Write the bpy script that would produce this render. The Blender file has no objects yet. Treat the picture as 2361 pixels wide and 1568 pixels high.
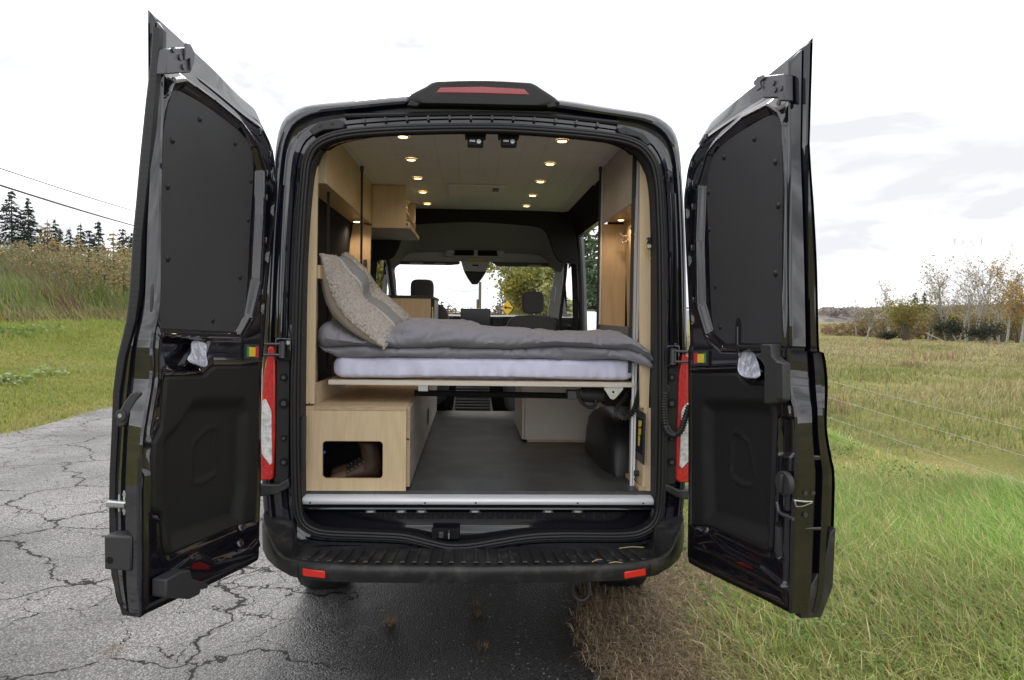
import bpy, bmesh, math, random
import numpy as np
from mathutils import Vector, Matrix, noise as mnoise
random.seed(7)
RNG = np.random.default_rng(11)
PI = math.pi
R_ = math.radians
scene = bpy.context.scene
COL = scene.collection

# ------------------------------------------------------------------ camera
PW, PH, PF = 2361.0, 1568.0, 1574.0           # picture units in which the photograph was measured
YAW, PITCH, ROLL, PSX = R_(2.5), R_(2.15), R_(0.8), 26.0
CAM = np.array([-.032, -2.975, 1.505])
_f = np.array([math.sin(YAW)*math.cos(PITCH), math.cos(YAW)*math.cos(PITCH), -math.sin(PITCH)])
_r0 = np.array([math.cos(YAW), -math.sin(YAW), 0.0]); _u0 = np.cross(_r0, _f)
_r = math.cos(ROLL)*_r0 + math.sin(ROLL)*_u0
_u = -math.sin(ROLL)*_r0 + math.cos(ROLL)*_u0
cam_d = bpy.data.cameras.new('camera'); cam = bpy.data.objects.new('camera', cam_d); COL.objects.link(cam)
cam.matrix_world = Matrix(((_r[0], _u[0], -_f[0], CAM[0]), (_r[1], _u[1], -_f[1], CAM[1]), (_r[2], _u[2], -_f[2], CAM[2]), (0, 0, 0, 1)))
cam_d.sensor_width = 36.0; cam_d.lens = 36.0*PF/PW; cam_d.shift_x = PSX/PW
cam_d.clip_start = .05; cam_d.clip_end = 3000
scene.camera = cam

# ------------------------------------------------------------------ world, sun, exposure
SUN_EL, SUN_AZ = 50.0, -6.0                  # azimuth from +Y (ahead of the van) towards +X
wld = bpy.data.worlds.new('World'); scene.world = wld; wld.use_nodes = True
nt = wld.node_tree; nt.nodes.clear()
def wn(t): return nt.nodes.new(t)
out = wn('ShaderNodeOutputWorld'); sky = wn('ShaderNodeTexSky'); sky.sky_type = 'NISHITA'; sky.sun_disc = False
sky.sun_elevation = R_(SUN_EL); sky.sun_rotation = R_(SUN_AZ)
bg1 = wn('ShaderNodeBackground'); bg1.inputs['Strength'].default_value = .13
nt.links.new(sky.outputs[0], bg1.inputs['Color'])
tc = wn('ShaderNodeTexCoord'); mp = wn('ShaderNodeMapping'); mp.inputs['Scale'].default_value = (1.0, 1.0, 2.6); mp.inputs['Location'].default_value = (7.7, 1.1, 4)
nt.links.new(tc.outputs['Generated'], mp.inputs[0])
n1 = wn('ShaderNodeTexNoise'); n1.inputs['Scale'].default_value = 3.1; n1.inputs['Detail'].default_value = 5; n1.inputs['Roughness'].default_value = .5; n1.inputs['Distortion'].default_value = .4
nt.links.new(mp.outputs[0], n1.inputs['Vector'])
rp = wn('ShaderNodeValToRGB'); cr = rp.color_ramp                     # cloud body: bright with soft blue-grey undersides
cr.elements[0].position = .36; cr.elements[0].color = (.58, .588, .615, 1)
cr.elements[1].position = .66; cr.elements[1].color = (1.45, 1.45, 1.47, 1)
nt.links.new(n1.outputs['Fac'], rp.inputs[0])
bg2 = wn('ShaderNodeBackground'); bg2.inputs['Strength'].default_value = 1.0
nt.links.new(rp.outputs[0], bg2.inputs['Color'])
n2 = wn('ShaderNodeTexNoise'); n2.inputs['Scale'].default_value = 1.7; n2.inputs['Detail'].default_value = 5
mp2 = wn('ShaderNodeMapping'); mp2.inputs['Location'].default_value = (3.3, 1.2, .4); mp2.inputs['Scale'].default_value = (1, 1, 1.8)
nt.links.new(tc.outputs['Generated'], mp2.inputs[0]); nt.links.new(mp2.outputs[0], n2.inputs['Vector'])
rp2 = wn('ShaderNodeValToRGB'); rp2.color_ramp.elements[0].position = .26; rp2.color_ramp.elements[0].color = (.5, .5, .5, 1)
rp2.color_ramp.elements[1].position = .38
nt.links.new(n2.outputs['Fac'], rp2.inputs[0])
mx = wn('ShaderNodeMixShader'); nt.links.new(rp2.outputs[0], mx.inputs[0]); nt.links.new(bg1.outputs[0], mx.inputs[1]); nt.links.new(bg2.outputs[0], mx.inputs[2])
nt.links.new(mx.outputs[0], out.inputs['Surface'])
sl = bpy.data.lights.new('sun', 'SUN'); sl.energy = 2.1; sl.angle = R_(18); sl.color = (1.0, .95, .88)
so = bpy.data.objects.new('sun', sl); COL.objects.link(so)
_sd = Vector((math.sin(R_(SUN_AZ))*math.cos(R_(SUN_EL)), math.cos(R_(SUN_AZ))*math.cos(R_(SUN_EL)), math.sin(R_(SUN_EL))))
so.rotation_euler = _sd.to_track_quat('Z', 'Y').to_euler()
scene.view_settings.view_transform = 'Standard'; scene.view_settings.look = 'None'
scene.view_settings.exposure = 0.62; scene.view_settings.gamma = 1.0; scene.view_settings.use_curve_mapping = False
scene.cycles.max_bounces = 10; scene.cycles.diffuse_bounces = 5; scene.cycles.glossy_bounces = 4; scene.cycles.transparent_max_bounces = 12
scene.cycles.use_denoising = True

# ------------------------------------------------------------------ measuring: photograph point -> point on a real plane
def ray(px, py): return _f + _r*(px-PW/2+PSX)/PF - _u*(py-PH/2)/PF
def onY(px, py, Y): d = ray(px, py); return CAM + d*((Y-CAM[1])/d[1])
def onZ(px, py, Z): d = ray(px, py); return CAM + d*((Z-CAM[2])/d[2])
def onX(px, py, X): d = ray(px, py); return CAM + d*((X-CAM[0])/d[0])
def xz(px, py, Y): p = onY(px, py, Y); return (p[0], p[2])

# ------------------------------------------------------------------ materials
MATS = {}
def mat(name, col, rough=.5, metal=0, spec=.5, coat=0, bump=None, var=None, emit=None, sheen=0, trans=0, coatr=.03):
    """bump=(scale, strength, distance)  var=(scale, colour2, contrast lo, hi [, stretch xyz])"""
    if name in MATS: return MATS[name]
    m = bpy.data.materials.new(name); m.use_nodes = True; t = m.node_tree; b = t.nodes['Principled BSDF']
    b.inputs['Base Color'].default_value = (*col, 1); b.inputs['Roughness'].default_value = rough; b.inputs['Metallic'].default_value = metal
    b.inputs['Specular IOR Level'].default_value = spec; b.inputs['Coat Weight'].default_value = coat; b.inputs['Coat Roughness'].default_value = coatr
    if coat >= .9: b.inputs['Coat IOR'].default_value = 1.75
    b.inputs['Sheen Weight'].default_value = sheen; b.inputs['Transmission Weight'].default_value = trans
    tc = t.nodes.new('ShaderNodeTexCoord')
    if var:
        mp = t.nodes.new('ShaderNodeMapping'); t.links.new(tc.outputs['Object'], mp.inputs[0])
        if len(var) > 4: mp.inputs['Scale'].default_value = var[4]
        n = t.nodes.new('ShaderNodeTexNoise'); n.inputs['Scale'].default_value = var[0]; n.inputs['Detail'].default_value = 6; n.inputs['Roughness'].default_value = .6
        t.links.new(mp.outputs[0], n.inputs['Vector'])
        r = t.nodes.new('ShaderNodeValToRGB'); r.color_ramp.elements[0].position = var[2]; r.color_ramp.elements[1].position = var[3]
        r.color_ramp.elements[0].color = (*col, 1); r.color_ramp.elements[1].color = (*var[1], 1)
        t.links.new(n.outputs['Fac'], r.inputs[0]); t.links.new(r.outputs[0], b.inputs['Base Color'])
    if bump:
        n = t.nodes.new('ShaderNodeTexNoise'); n.inputs['Scale'].default_value = bump[0]; n.inputs['Detail'].default_value = 4
        t.links.new(tc.outputs['Object'], n.inputs['Vector'])
        bp = t.nodes.new('ShaderNodeBump'); bp.inputs['Strength'].default_value = bump[1]; bp.inputs['Distance'].default_value = bump[2]
        t.links.new(n.outputs['Fac'], bp.inputs['Height']); t.links.new(bp.outputs[0], b.inputs['Normal'])
    if emit:
        b.inputs['Emission Color'].default_value = (*emit[0], 1); b.inputs['Emission Strength'].default_value = emit[1]
    MATS[name] = m; return m

def wood(name, c1, c2, axis='Z', scale=1.0, rough=.42):
    if name in MATS: return MATS[name]
    m = bpy.data.materials.new(name); m.use_nodes = True; t = m.node_tree; b = t.nodes['Principled BSDF']
    tc = t.nodes.new('ShaderNodeTexCoord'); mp = t.nodes.new('ShaderNodeMapping')
    s = {'Z': (5, 5, .8), 'X': (.8, 5, 5), 'Y': (5, .8, 5)}[axis]
    mp.inputs['Scale'].default_value = tuple(v*scale for v in s); t.links.new(tc.outputs['Object'], mp.inputs[0])
    n = t.nodes.new('ShaderNodeTexNoise'); n.inputs['Scale'].default_value = .8; n.inputs['Detail'].default_value = 2; n.inputs['Distortion'].default_value = 1.4
    t.links.new(mp.outputs[0], n.inputs['Vector'])
    mu = t.nodes.new('ShaderNodeMath'); mu.operation = 'MULTIPLY'; mu.inputs[1].default_value = 30; t.links.new(n.outputs['Fac'], mu.inputs[0])
    sn = t.nodes.new('ShaderNodeMath'); sn.operation = 'SINE'; t.links.new(mu.outputs[0], sn.inputs[0])
    n2 = t.nodes.new('ShaderNodeTexNoise'); n2.inputs['Scale'].default_value = 26; n2.inputs['Detail'].default_value = 4
    mp2 = t.nodes.new('ShaderNodeMapping'); mp2.inputs['Scale'].default_value = tuple((v if v > 2 else .35) for v in s); t.links.new(tc.outputs['Object'], mp2.inputs[0]); t.links.new(mp2.outputs[0], n2.inputs['Vector'])
    ad = t.nodes.new('ShaderNodeMath'); ad.operation = 'MULTIPLY_ADD'; ad.inputs[1].default_value = .12; t.links.new(sn.outputs[0], ad.inputs[0]); t.links.new(n2.outputs['Fac'], ad.inputs[2])
    r = t.nodes.new('ShaderNodeValToRGB'); r.color_ramp.elements[0].position = .2; r.color_ramp.elements[1].position = .85
    r.color_ramp.elements[0].color = (*c1, 1); r.color_ramp.elements[1].color = (*c2, 1)
    t.links.new(ad.outputs[0], r.inputs[0]); t.links.new(r.outputs[0], b.inputs['Base Color'])
    b.inputs['Roughness'].default_value = rough
    MATS[name] = m; return m

def vmat(name, rough=.6, transl=.35, spec=.25):
    """foliage: colour comes from each leaf's own stored colour, some light passes through"""
    if name in MATS: return MATS[name]
    m = bpy.data.materials.new(name); m.use_nodes = True; t = m.node_tree; b = t.nodes['Principled BSDF']; o = t.nodes['Material Output']
    a = t.nodes.new('ShaderNodeAttribute'); a.attribute_name = 'Col'
    t.links.new(a.outputs['Color'], b.inputs['Base Color']); b.inputs['Roughness'].default_value = rough; b.inputs['Specular IOR Level'].default_value = spec
    tr = t.nodes.new('ShaderNodeBsdfTranslucent'); t.links.new(a.outputs['Color'], tr.inputs['Color'])
    mxs = t.nodes.new('ShaderNodeMixShader'); mxs.inputs[0].default_value = transl
    t.links.new(b.outputs[0], mxs.inputs[1]); t.links.new(tr.outputs[0], mxs.inputs[2]); t.links.new(mxs.outputs[0], o.inputs['Surface'])
    MATS[name] = m; return m

def glassmat(name, tint=(1, 1, 1), refl=.06):
    if name in MATS: return MATS[name]
    m = bpy.data.materials.new(name); m.use_nodes = True; t = m.node_tree; o = t.nodes['Material Output']
    t.nodes.remove(t.nodes['Principled BSDF'])
    tr = t.nodes.new('ShaderNodeBsdfTransparent'); tr.inputs[0].default_value = (*tint, 1)
    gl = t.nodes.new('ShaderNodeBsdfGlossy'); gl.inputs['Roughness'].default_value = .02
    fr = t.nodes.new('ShaderNodeFresnel'); fr.inputs[0].default_value = 1.4
    mxs = t.nodes.new('ShaderNodeMixShader'); t.links.new(fr.outputs[0], mxs.inputs[0]); t.links.new(tr.outputs[0], mxs.inputs[1]); t.links.new(gl.outputs[0], mxs.inputs[2])
    t.links.new(mxs.outputs[0], o.inputs['Surface']); MATS[name] = m; return m

M_paint = mat('black_paint', (.0045, .005, .012), .5, spec=.12, coat=1.0, coatr=.02, bump=(9, .015, .02))
M_paint2 = mat('black_inner_paint', (.0026, .0028, .006), .5, spec=.10, coat=.9, coatr=.04, bump=(14, .03, .01))
M_plast = mat('black_textured_plastic', (.014, .014, .015), .55, spec=.4, bump=(420, .25, .002))
M_trim = mat('matte_trim_panel', (.013, .013, .0135), .6, spec=.3, bump=(600, .3, .0015))
M_blank = mat('matte_window_blank', (.036, .037, .041), .58, spec=.4, bump=(500, .2, .001), var=(3, (.043, .043, .047), .35, .7))
M_bump = mat('bumper_plastic', (.015, .015, .016), .42, spec=.5, bump=(260, .35, .003), var=(13, (.055, .053, .050), .5, .70))
M_rub = mat('rubber', (.014, .014, .016), .45, spec=.45)
M_felt = mat('grey_felt', (.05, .05, .053), .95, spec=.1, bump=(300, 1.0, .006), var=(160, (.085, .085, .09), .4, .65))
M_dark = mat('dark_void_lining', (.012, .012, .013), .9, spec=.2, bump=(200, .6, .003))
M_steel = mat('bare_steel', (.55, .56, .57), .35, metal=1, bump=(80, .1, .001))
M_zinc = mat('zinc_plate', (.62, .63, .58), .38, metal=.75, bump=(60, .1, .001))
M_alu = mat('brushed_aluminium', (.80, .81, .85), .38, metal=.2, bump=(300, .08, .001))
M_latch = mat('latch_plate_metal', (.10, .10, .112), .4, metal=.5, bump=(60, .2, .001))
M_gunmetal = mat('grey_latch_metal', (.09, .09, .10), .42, metal=.6, bump=(60, .2, .001))
M_greyp = mat('dark_grey_plastic', (.035, .035, .037), .5, spec=.4, bump=(400, .3, .002))
M_red = mat('red_lens', (.62, .014, .010), .12, spec=.6, coat=.6, bump=(160, .8, .005), var=(70, (.42, .008, .007), .42, .62, (1, 1, .5)))
M_redr = mat('red_reflector', (.72, .025, .015), .25, spec=.6, bump=(300, .4, .002))
M_redd = mat('dark_red_lens', (.30, .018, .025), .12, spec=.6, coat=.7, bump=(120, .35, .003))
M_clear = mat('clear_lens', (.80, .80, .80), .1, spec=.7, coat=.8, bump=(110, .8, .004), var=(45, (.45, .46, .46), .4, .65))
M_ply = wood('birch_ply_upright', (.57, .425, .25), (.67, .525, .335), 'Z')
M_plyx = wood('birch_ply_lengthwise', (.53, .39, .23), (.63, .49, .31), 'Y')
M_plyw = wood('birch_ply_pale', (.56, .43, .28), (.68, .55, .385), 'Y')
M_plyo = wood('birch_ply_oiled', (.50, .34, .18), (.60, .43, .24), 'Z')
M_edge = mat('ply_edge', (.55, .42, .27), .7, var=(60, (.36, .24, .13), .42, .62, (.3, .3, 14)))
M_lam = mat('pale_laminate', (.50, .465, .43), .45, bump=(90, .1, .001), var=(5, (.44, .41, .38), .35, .7))
M_lamd = wood('pale_laminate_graphic', (.33, .30, .27), (.46, .42, .37), 'Y', .55)
M_floor = mat('grey_vinyl_floor', (.044, .044, .043), .45, spec=.45, bump=(60, .25, .003), var=(6, (.085, .085, .082), .42, .72))
M_ceil = mat('ceiling_board', (.68, .685, .695), .6, bump=(120, .1, .001), var=(7, (.64, .645, .65), .35, .7))
M_head = mat('grey_headliner', (.26, .255, .245), .9, spec=.15, bump=(300, .4, .002))
M_headd = mat('charcoal_carpet', (.022, .022, .024), .95, spec=.1, bump=(300, .7, .004))
M_cabp = mat('grey_cab_plastic', (.40, .40, .39), .6, bump=(300, .2, .001))
M_dash = mat('dash_plastic', (.022, .022, .024), .55, bump=(300, .3, .002))
M_seat = mat('seat_fabric', (.075, .076, .081), .9, spec=.15, bump=(500, .5, .002), sheen=.3)
M_screen = mat('screen_glass', (.006, .006, .008), .18, spec=.5)
M_sheet = mat('lavender_white_sheet', (.70, .70, .88), .85, spec=.15, bump=(13, .35, .012))
M_duvet = mat('grey_duvet_cotton', (.250, .245, .275), .85, spec=.15, bump=(24, .22, .010), sheen=.2)
M_sherpashade = mat('sherpa_shade_base', (.21, .175, .145), .95, spec=.1)  # darkened fleece colour: paints the shade between the tufts
M_sherpa = mat('sherpa_fleece', (.52, .475, .43), .95, spec=.1, var=(90, (.36, .32, .285), .4, .65), bump=(200, .8, .004))
M_pilg = mat('pillow_grey_wool', (.24, .24, .245), .95, spec=.1, bump=(500, .6, .002), var=(200, (.32, .32, .32), .45, .6))
M_pill = mat('pillow_pale_ribbon', (.48, .47, .46), .9, spec=.1, bump=(500, .4, .002))
M_pilb = mat('pillow_beige_back', (.42, .345, .27), .75, spec=.2, sheen=.3)
M_yel = mat('yellow_print', (.78, .55, .03), .5)
M_yels = mat('yellow_sign_face', (.85, .50, .02), .45)
M_grn = mat('green_print', (.03, .28, .13), .5)
M_redp = mat('red_print', (.55, .03, .04), .5)
M_led = mat('led_diffuser', (1, .8, .5), .5, emit=((1.0, .62, .22), 5.0))
M_white = mat('white_plastic', (.65, .65, .66), .4)
M_leather = mat('brown_boot_leather', (.055, .028, .016), .5, spec=.35, bump=(90, .5, .003), var=(12, (.085, .047, .028), .4, .65))
M_toe = mat('tan_boot_suede', (.16, .095, .06), .85, bump=(200, .5, .002))
M_blue = mat('blue_clip', (.03, .09, .5), .5)
M_glass = glassmat('window_glass', (.93, .96, .95))
M_film = mat('clear_plastic_film', (.58, .60, .70), .12, spec=.8, bump=(45, 1.0, .02), var=(22, (.30, .31, .38), .42, .62))
M_track = mat('white_anodised_track', (.80, .81, .84), .4, bump=(200, .05, .001))
M_wire = mat('cable_black', (.02, .02, .022), .6)
M_galv = mat('galvanised_wire', (.40, .41, .41), .5, metal=.6)
M_bark = mat('conifer_bark', (.06, .05, .042), .9, var=(20, (.1, .085, .07), .4, .6), bump=(40, .6, .01))
M_birch = mat('pale_birch_bark', (.42, .40, .37), .8, var=(14, (.16, .15, .14), .5, .68), bump=(30, .3, .005))
M_twig = mat('grey_twigs', (.15, .125, .11), .9)
M_leaf = vmat('leaf_colours', .6, .35)
M_grass = vmat('grass_colours', .55, .35)
M_needle = vmat('needle_colours', .7, .15)
# ------------------------------------------------------------------ object helpers
def tag(o, label=None, cat=None, group=None, kind=None):
    if label: o['label'] = label
    if cat: o['category'] = cat
    if group: o['group'] = group
    if kind: o['kind'] = kind
    return o
def empty(name, loc, label=None, cat=None, group=None):
    o = bpy.data.objects.new(name, None); o.location = loc; o.empty_display_size = .1; COL.objects.link(o)
    EMPTY_LOC[o.name] = Vector(loc); return tag(o, label, cat, group)
EMPTY_LOC = {}
def mk(name, V, F, m, parent=None, smooth=35, bevel=0, recalc=True, segs=2, mats=None, midx=None, **pr):
    me = bpy.data.meshes.new(name)
    V = [tuple(map(float, v)) for v in V]
    me.from_pydata(V, [], [tuple(f) for f in F])
    ms = mats if mats else [m]
    for q in ms: me.materials.append(q)
    if midx is not None: me.polygons.foreach_set('material_index', list(midx))
    if recalc:
        bm = bmesh.new(); bm.from_mesh(me); bmesh.ops.recalc_face_normals(bm, faces=bm.faces); bm.to_mesh(me); bm.free()
    me.update()
    if smooth:
        me.polygons.foreach_set('use_smooth', [True]*len(me.polygons))
        try: me.set_sharp_from_angle(angle=R_(smooth))
        except Exception: pass
    o = bpy.data.objects.new(name, me); COL.objects.link(o)
    if parent is not None:
        o.parent = parent
        root = parent
        while root.parent: root = root.parent
        if root.name in EMPTY_LOC and parent == root: o.location = -EMPTY_LOC[root.name]   # meshes are written in world coordinates
        elif root != parent: o.location = (0, 0, 0)
    if bevel:
        b = o.modifiers.new('bevel', 'BEVEL'); b.width = bevel; b.segments = segs; b.limit_method = 'ANGLE'; b.angle_limit = R_(40)
        b.harden_normals = False
    tag(o, pr.get('label'), pr.get('cat'), pr.get('group'), pr.get('kind'))
    return o
class MB:
    def __init__(s): s.V = []; s.F = []; s.I = []
    def add(s, V, F, i=0):
        n = len(s.V); s.V += [tuple(map(float, v)) for v in V]; s.F += [tuple(k+n for k in f) for f in F]; s.I += [i]*len(F); return s
    def box(s, a, b, i=0):
        x0, y0, z0 = a; x1, y1, z1 = b
        return s.add([(x0, y0, z0), (x1, y0, z0), (x1, y1, z0), (x0, y1, z0), (x0, y0, z1), (x1, y0, z1), (x1, y1, z1), (x0, y1, z1)],
                     [(0, 3, 2, 1), (4, 5, 6, 7), (0, 1, 5, 4), (1, 2, 6, 5), (2, 3, 7, 6), (3, 0, 4, 7)], i)
    def prism(s, poly, vec, i=0):
        n = len(poly); P = [Vector(p) for p in poly]; v = Vector(vec); V = P+[p+v for p in P]
        F = [tuple(range(n-1, -1, -1)), tuple(range(n, 2*n))]+[(k, (k+1) % n, (k+1) % n+n, k+n) for k in range(n)]
        return s.add(V, F, i)
    def loft(s, rings, closed=True, caps=True, i=0):
        n = len(rings[0]); V = [p for r in rings for p in r]; F = []
        for a in range(len(rings)-1):
            for k in range(n if closed else n-1):
                F.append((a*n+k, a*n+(k+1) % n, (a+1)*n+(k+1) % n, (a+1)*n+k))
        if caps and closed: F.append(tuple(range(n-1, -1, -1))); F.append(tuple(range((len(rings)-1)*n, len(rings)*n)))
        return s.add(V, F, i)
    def tube(s, path, r, n=8, caps=True, i=0, closed=False):
        P = [Vector(p) for p in path]; rings = []; m = len(P)
        rr = r if hasattr(r, '__len__') else [r]*m
        up = Vector((0, 0, 1)); prev = None
        for k in range(m):
            a = P[(k-1) % m] if (closed or k > 0) else P[k]; b = P[(k+1) % m] if (closed or k < m-1) else P[k]
            t = (b-a).normalized()
            if prev is None:
                ref = up if abs(t.z) < .9 else Vector((1, 0, 0)); x = t.cross(ref).normalized()
            else:
                x = (prev-t*prev.dot(t)); x = x.normalized() if x.length > 1e-6 else t.orthogonal().normalized()
            prev = x; y = t.cross(x)
            rings.append([P[k]+(x*math.cos(2*PI*j/n)+y*math.sin(2*PI*j/n))*rr[k] for j in range(n)])
        if closed: rings.append(rings[0])
        return s.loft(rings, True, caps and not closed, i)
    def disc(s, c, nrm, r, h, n=16, i=0, dome=0):
        nrm = Vector(nrm).normalized(); x = nrm.orthogonal().normalized(); y = nrm.cross(x); c = Vector(c)
        rings = [[c+(x*math.cos(2*PI*k/n)+y*math.sin(2*PI*k/n))*r for k in range(n)]]
        if dome:
            for q in (.0, .35, .65, .88):
                rings.append([c+nrm*(h*math.sin(q*PI/2))+(x*math.cos(2*PI*k/n)+y*math.sin(2*PI*k/n))*r*math.cos(q*PI/2) for k in range(n)])
        else: rings.append([c+nrm*h+(x*math.cos(2*PI*k/n)+y*math.sin(2*PI*k/n))*r for k in range(n)])
        return s.loft(rings, True, True, i)
    def grid(s, fn, nu, nv, i=0):
        V = [fn(a/nu, b/nv) for b in range(nv+1) for a in range(nu+1)]
        F = [(b*(nu+1)+a, b*(nu+1)+a+1, (b+1)*(nu+1)+a+1, (b+1)*(nu+1)+a) for b in range(nv) for a in range(nu)]
        return s.add(V, F, i)
    def build(s, name, m, parent=None, mats=None, **k):
        return mk(name, s.V, s.F, m, parent, mats=mats, midx=s.I if mats else None, **k)
def box(name, a, b, m, parent=None, **k): return MB().box(a, b).build(name, m, parent, **k)
def pprism(name, pts, Y, depth, m, parent=None, **k):
    """outline measured in the photograph on the plane Y, given real thickness"""
    return MB().prism([onY(x, y, Y) for x, y in pts], (0, depth, 0)).build(name, m, parent, **k)
def dup(root, loc, label=None):
    def cp(o, par):
        c = o.copy(); COL.objects.link(c)
        if par is not None: c.parent = par
        for ch in list(o.children): cp(ch, c)
        return c
    r = cp(root, None); r.location = loc
    if label: r['label'] = label
    return r
def rrect(x0, z0, x1, z1, r, n=5):
    P = []
    for cx, cz, a0 in ((x1-r, z1-r, 0), (x0+r, z1-r, 90), (x0+r, z0+r, 180), (x1-r, z0+r, 270)):
        for k in range(n+1):
            a = R_(a0+90*k/n); P.append((cx+r*math.cos(a), cz+r*math.sin(a)))
    return P
def smooth_loop(pts, n, closed=True):
    """Catmull-Rom through the points, n samples, evenly spaced by length"""
    P = np.array(pts, float); m = len(P); S = []
    for k in range(m if closed else m-1):
        p0, p1, p2, p3 = (P[(k-1) % m], P[k], P[(k+1) % m], P[(k+2) % m]) if closed else (P[max(k-1, 0)], P[k], P[k+1], P[min(k+2, m-1)])
        for t in np.linspace(0, 1, 12, endpoint=False):
            S.append(.5*((2*p1)+(-p0+p2)*t+(2*p0-5*p1+4*p2-p3)*t*t+(-p0+3*p1-3*p2+p3)*t**3))
    if not closed: S.append(P[-1])
    else: S.append(S[0])
    S = np.array(S); L = np.r_[0, np.cumsum(np.linalg.norm(np.diff(S, axis=0), axis=1))]
    q = np.linspace(0, L[-1], n, endpoint=not closed)
    return np.stack([np.interp(q, L, S[:, i]) for i in range(S.shape[1])], 1)
def sdf(poly, pts):
    """signed distance (negative inside) of points to a polygon, numpy"""
    P = np.array(poly, float); Q = np.asarray(pts, float); d = np.full(len(Q), 1e9); ins = np.zeros(len(Q), bool); n = len(P)
    for i in range(n):
        a, b = P[i], P[(i+1) % n]; e = b-a; w = Q-a
        t = np.clip((w@e)/max(e@e, 1e-12), 0, 1); d = np.minimum(d, np.linalg.norm(w-t[:, None]*e, axis=1))
        c = ((a[1] > Q[:, 1]) != (b[1] > Q[:, 1])) & (Q[:, 0] < (b[0]-a[0])*(Q[:, 1]-a[1])/((b[1]-a[1]) if abs(b[1]-a[1]) > 1e-12 else 1e-12)+a[0])
        ins ^= c
    return np.where(ins, -d, d)
def sstep(x, a, b):
    t = np.clip((x-a)/(b-a), 0, 1); return t*t*(3-2*t)
def fbm(x, y, z=0, o=4):
    v = 0; a = 1; f = 1
    for _ in range(o): v += a*mnoise.noise(Vector((x*f, y*f, z*f+7.1*_))); a *= .5; f *= 2.03
    return v
def big_mesh(name, V, tris, m, col=None, smooth=False, quads=None):
    """fast numpy mesh: V (n,3), faces (k,3) or (k,4), per-vertex colour"""
    me = bpy.data.meshes.new(name); F = np.asarray(tris if quads is None else quads, np.int32); k = F.shape[1]
    me.vertices.add(len(V)); me.vertices.foreach_set('co', np.asarray(V, np.float32).ravel())
    me.loops.add(F.size); me.loops.foreach_set('vertex_index', F.ravel())
    me.polygons.add(len(F)); me.polygons.foreach_set('loop_start', np.arange(0, F.size, k, dtype=np.int32))
    try: me.polygons.foreach_set('loop_total', np.full(len(F), k, np.int32))
    except Exception: pass
    if smooth: me.polygons.foreach_set('use_smooth', np.ones(len(F), bool))
    me.materials.append(m)
    if col is not None:
        at = me.color_attributes.new('Col', 'FLOAT_COLOR', 'POINT')
        at.data.foreach_set('color', np.c_[col, np.ones(len(col))].astype(np.float32).ravel())
    me.update(calc_edges=True); me.validate()
    o = bpy.data.objects.new(name, me); COL.objects.link(o); return o
def set_parent(o, p):
    o.parent = p
    if p.name in EMPTY_LOC: o.location = -EMPTY_LOC[p.name]
    return o
def blades(name, pos, h, w, az, lean, col, m, curl=.5, tipcol=None):
    """grass-like blades, 3 levels: 5 vertices, quad + tip"""
    N = len(pos); d = np.stack([np.cos(az), np.sin(az), np.zeros(N)], 1); fa = az+PI/2+RNG.uniform(-.9, .9, N)
    s = np.stack([np.cos(fa), np.sin(fa), np.zeros(N)], 1)*w[:, None]*.5
    up = np.array([0, 0, 1.0]); ml = lean*(1-curl)*.5
    mid = pos+d*(h*ml)[:, None]+up*(h*.55)[:, None]
    tip = pos+d*(h*lean)[:, None]+up*(h*np.sqrt(np.clip(1-lean**2*.6, .15, 1)))[:, None]
    V = np.empty((N, 5, 3)); V[:, 0] = pos-s; V[:, 1] = pos+s; V[:, 2] = mid+s*.8; V[:, 3] = mid-s*.8; V[:, 4] = tip
    b = np.arange(N)[:, None]*5
    T = np.concatenate([b+np.array([[0, 1, 2]]), b+np.array([[0, 2, 3]]), b+np.array([[3, 2, 4]])], 0)
    C = np.repeat(col[:, None, :], 5, 1)
    C[:, 4] = col*1.15 if tipcol is None else tipcol
    return big_mesh(name, V.reshape(-1, 3), T, m, C.reshape(-1, 3))
def cards(name, pos, size, col, m, aspect=.6, droop=None, dirs=None):
    """leaf faces: small folded diamonds turned every way"""
    N = len(pos)
    if dirs is None:
        a = RNG.normal(size=(N, 3)); a /= np.linalg.norm(a, axis=1)[:, None]
    else: a = dirs/np.maximum(np.linalg.norm(dirs, axis=1)[:, None], 1e-6)
    r = RNG.normal(size=(N, 3)); b = np.cross(a, r); b /= np.maximum(np.linalg.norm(b, axis=1)[:, None], 1e-6)
    sz = size[:, None]; V = np.empty((N, 4, 3))
    V[:, 0] = pos-a*sz*.5; V[:, 1] = pos+b*sz*.5*aspect; V[:, 2] = pos+a*sz*.5; V[:, 3] = pos-b*sz*.5*aspect
    bi = np.arange(N)[:, None]*4; Q = bi+np.array([[0, 1, 2, 3]])
    return big_mesh(name, V.reshape(-1, 3), None, m, np.repeat(col, 4, 0), quads=Q)
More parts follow.
